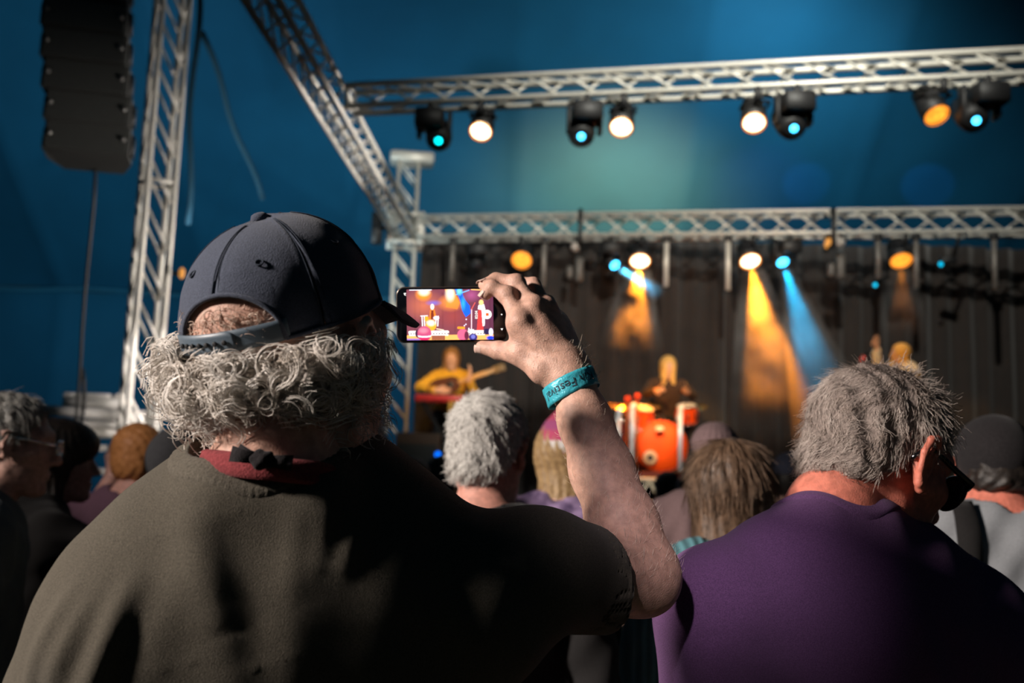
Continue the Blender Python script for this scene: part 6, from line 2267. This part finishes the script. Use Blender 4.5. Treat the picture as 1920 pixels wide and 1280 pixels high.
# singer
sg_feet = RZ2
sgp = crowd_person(P(1688, 664, 10.6), -95, 'singer with golden hair in white top behind the purple-tee man', fabric('white_stage_top', (0.75, 0.68, 0.55), 0.1, 100), M_SKIN_STAGE, fabric('red_skirt', (0.4, 0.03, 0.03), 0.2, 100), 'musicians on stage', h=0.013, sleeves='long', feet_z=sg_feet, head_yaw=-80,
                   arms={'R': ((0.20, 0.16, 1.20), (0.05, 0.24, 1.40))})
hair_shell(sgp, H_GOLD, lambda q: long_hair_f(q, 0.22, 0.012), 0.010)
mcp_ = P(1672, 682, 10.4)
r_ = empty('hand_microphone', mcp_, 'pale handheld microphone at the singer mouth', 'microphone')
obj('grip', tube(mcp_ - (0.03, 0, .16), mcp_, 0.014, 0.02), mat('champagne_metal', (0.5, 0.45, 0.3), 0.4, 0.5), r_)
obj('mesh_head', lathe([(0.001, -.03), (0.026, -.012), (0.03, .008), (0.02, .03), (0.001, .036)], 14, mcp_, (0.2, 0, 1)), mat('champagne_mesh', (0.75, 0.6, 0.35), 0.5, .4), r_)
ms = P(1614, 690, 9.6)
r_ = empty('boom_stand', (ms[0], ms[1], DECK), 'red microphone boom stand left of the singer', 'stand')
obj('upright', tube(ms, (ms[0], ms[1], DECK + .02), 0.02), mat('red_pipe', (0.6, 0.05, 0.03), 0.4), r_)
obj('boom', path_tube([ms, P(1616, 676, 9.6), P(1621, 667, 9.58)], 0.024, 8), mat('red_pipe', (0.6, 0.05, 0.03), 0.4), r_)
obj('arm', tube(P(1620, 667, 9.58), P(1640, 650, 9.5), 0.012), M_BLACK, r_)
obj('foot', lathe([(0.14, 0), (0.14, .012), (0.03, .03)], 20, (ms[0], ms[1], DECK)), M_BLACK, r_)

# ------------------------------------------------------------------ light on the performers, partly from the lamps on the nearer truss
ORG = (1.0, 0.50, 0.10)
spot('stage_light', warm_lamps[0] + (0, 0.3, -0.1), P(848, 700, 11.3), 420, ORG, 17, 0.5, 0.08)
spot('stage_light', warm_lamps[1] + (0, 0.3, -0.1), P(1250, 760, 11.7), 900, (1.0, 0.52, 0.14), 17, 0.5, 0.08)
spot('stage_light', warm_lamps[2] + (0, 0.3, -0.1), P(1690, 690, 10.6), 420, ORG, 14, 0.5, 0.08)
spot('stage_light', P(1240, 300, 8.6), P(1232, 815, 11.2), 700, (1.0, 0.90, 0.82), 8, 0.5, 0.08)  # added white spot to brighten the drums, no lamp hangs here
spot('stage_light', P(1500, 250, 8.2), P(1300, 620, 12.8), 260, (1.0, 0.75, 0.55), 60, 0.9, 0.2)

# ------------------------------------------------------------------ smoke in the beams
def smoke(name, a, b, r0, r1, density, scale, lo_, hi_, label, color=(1, 1, 1), seed=0.0):
    m_ = bpy.data.materials.new(name + '_volume'); m_.use_nodes = True
    nt = m_.node_tree; nt.nodes.clear()
    out = nt.nodes.new('ShaderNodeOutputMaterial'); vs = nt.nodes.new('ShaderNodeVolumeScatter')
    vs.inputs['Color'].default_value = (*color, 1)
    tcn = nt.nodes.new('ShaderNodeTexCoord'); mp = nt.nodes.new('ShaderNodeMapping'); mp.inputs['Location'].default_value = (seed, seed * .7, seed * 1.3)
    nz = nt.nodes.new('ShaderNodeTexNoise'); nz.inputs['Scale'].default_value = scale; nz.inputs['Detail'].default_value = 3
    mr = nt.nodes.new('ShaderNodeMapRange'); mr.inputs['From Min'].default_value = lo_; mr.inputs['From Max'].default_value = hi_
    mr.inputs['To Min'].default_value = 0; mr.inputs['To Max'].default_value = density
    nt.links.new(tcn.outputs['Object'], mp.inputs['Vector']); nt.links.new(mp.outputs['Vector'], nz.inputs['Vector'])
    # thins out towards the far end
    ax = unit(b - a); L_ = np.linalg.norm(b - a)
    dp = nt.nodes.new('ShaderNodeVectorMath'); dp.operation = 'DOT_PRODUCT'; dp.inputs[1].default_value = tuple(ax / L_)
    fo = nt.nodes.new('ShaderNodeMapRange'); fo.inputs['From Min'].default_value = 1.0; fo.inputs['From Max'].default_value = 0.45
    mu = nt.nodes.new('ShaderNodeMath'); mu.operation = 'MULTIPLY'
    nt.links.new(tcn.outputs['Object'], dp.inputs[0]); nt.links.new(dp.outputs['Value'], fo.inputs['Value'])
    nt.links.new(mr.outputs['Result'], mu.inputs[0]); nt.links.new(fo.outputs['Result'], mu.inputs[1])
    nt.links.new(nz.outputs['Fac'], mr.inputs['Value']); nt.links.new(mu.outputs['Value'], vs.inputs['Density']); nt.links.new(vs.outputs['Volume'], out.inputs['Volume'])
    prof = [(r0 + (r1 - r0) * t, L_ * t) for t in np.linspace(0, 1, 8)] + [(r1 * .6, L_ * 1.06), (0.01, L_ * 1.08)]
    o = obj(name, lathe([(0.01, -0.01)] + prof, 24, a, ax), m_, origin=a)
    return tag(o, label, 'smoke', None, 'stuff')


def beam(a, b, r0, r1, power, color, density, label, scale=3.0, lo_=0.35, hi_=0.65, seed=0.0, ang=None, blend=0.55):
    a = np.array(a); b = np.array(b)
    ax = unit(b - a)
    smoke('smoke', a + ax * 0.06, b, r0 * 1.1, r1 * 1.15, density, scale, lo_, hi_, label, seed=seed)
    spot('beam_light', a + ax * 0.03 - ax * 0.0, b, power, color, ang or math.degrees(2 * math.atan(r1 / np.linalg.norm(b - a))), blend, 0.03)


AMB = (1.0, 0.28, 0.012)
_d = lambda px: RDp(px) - 0.17
beam(P(1200, 497, _d(1200)), P(1180, 650, _d(1200) - .3), 0.13, 0.36, 1300, AMB, 1.2, 'amber-lit smoke under the short-beam lamp', 2.2, 0.40, 0.62, 1.3)
beam(P(1408, 498, _d(1408)), P(1462, 780, _d(1408) - .5), 0.13, 0.52, 1900, AMB, 1.0, 'amber-lit smoke under the long-beam lamp', 2.0, 0.38, 0.66, 4.1)
beam(P(1470, 497, _d(1470)), P(1575, 830, _d(1470) - .7), 0.07, 0.46, 800, (0.0, 0.33, 0.64), 0.9, 'blue-lit smoke beam right of the amber smoke', 1.6, 0.20, 0.7, 2.2)
beam(P(1156, 499, _d(1156)), P(1240, 552, _d(1156) - .35), 0.05, 0.10, 500, (0.05, 0.55, 1.0), 2.5, 'short blue-white smoke streak across the amber lamp', 1.5, 0.2, 0.6, 7.7)
beam(P(1690, 496, _d(1690)), P(1694, 640, _d(1690) - .4), 0.12, 0.26, 60, AMB, 0.7, 'faint amber smoke under the dim lamp above the singer', 2.0, 0.35, 0.65, 5.5)
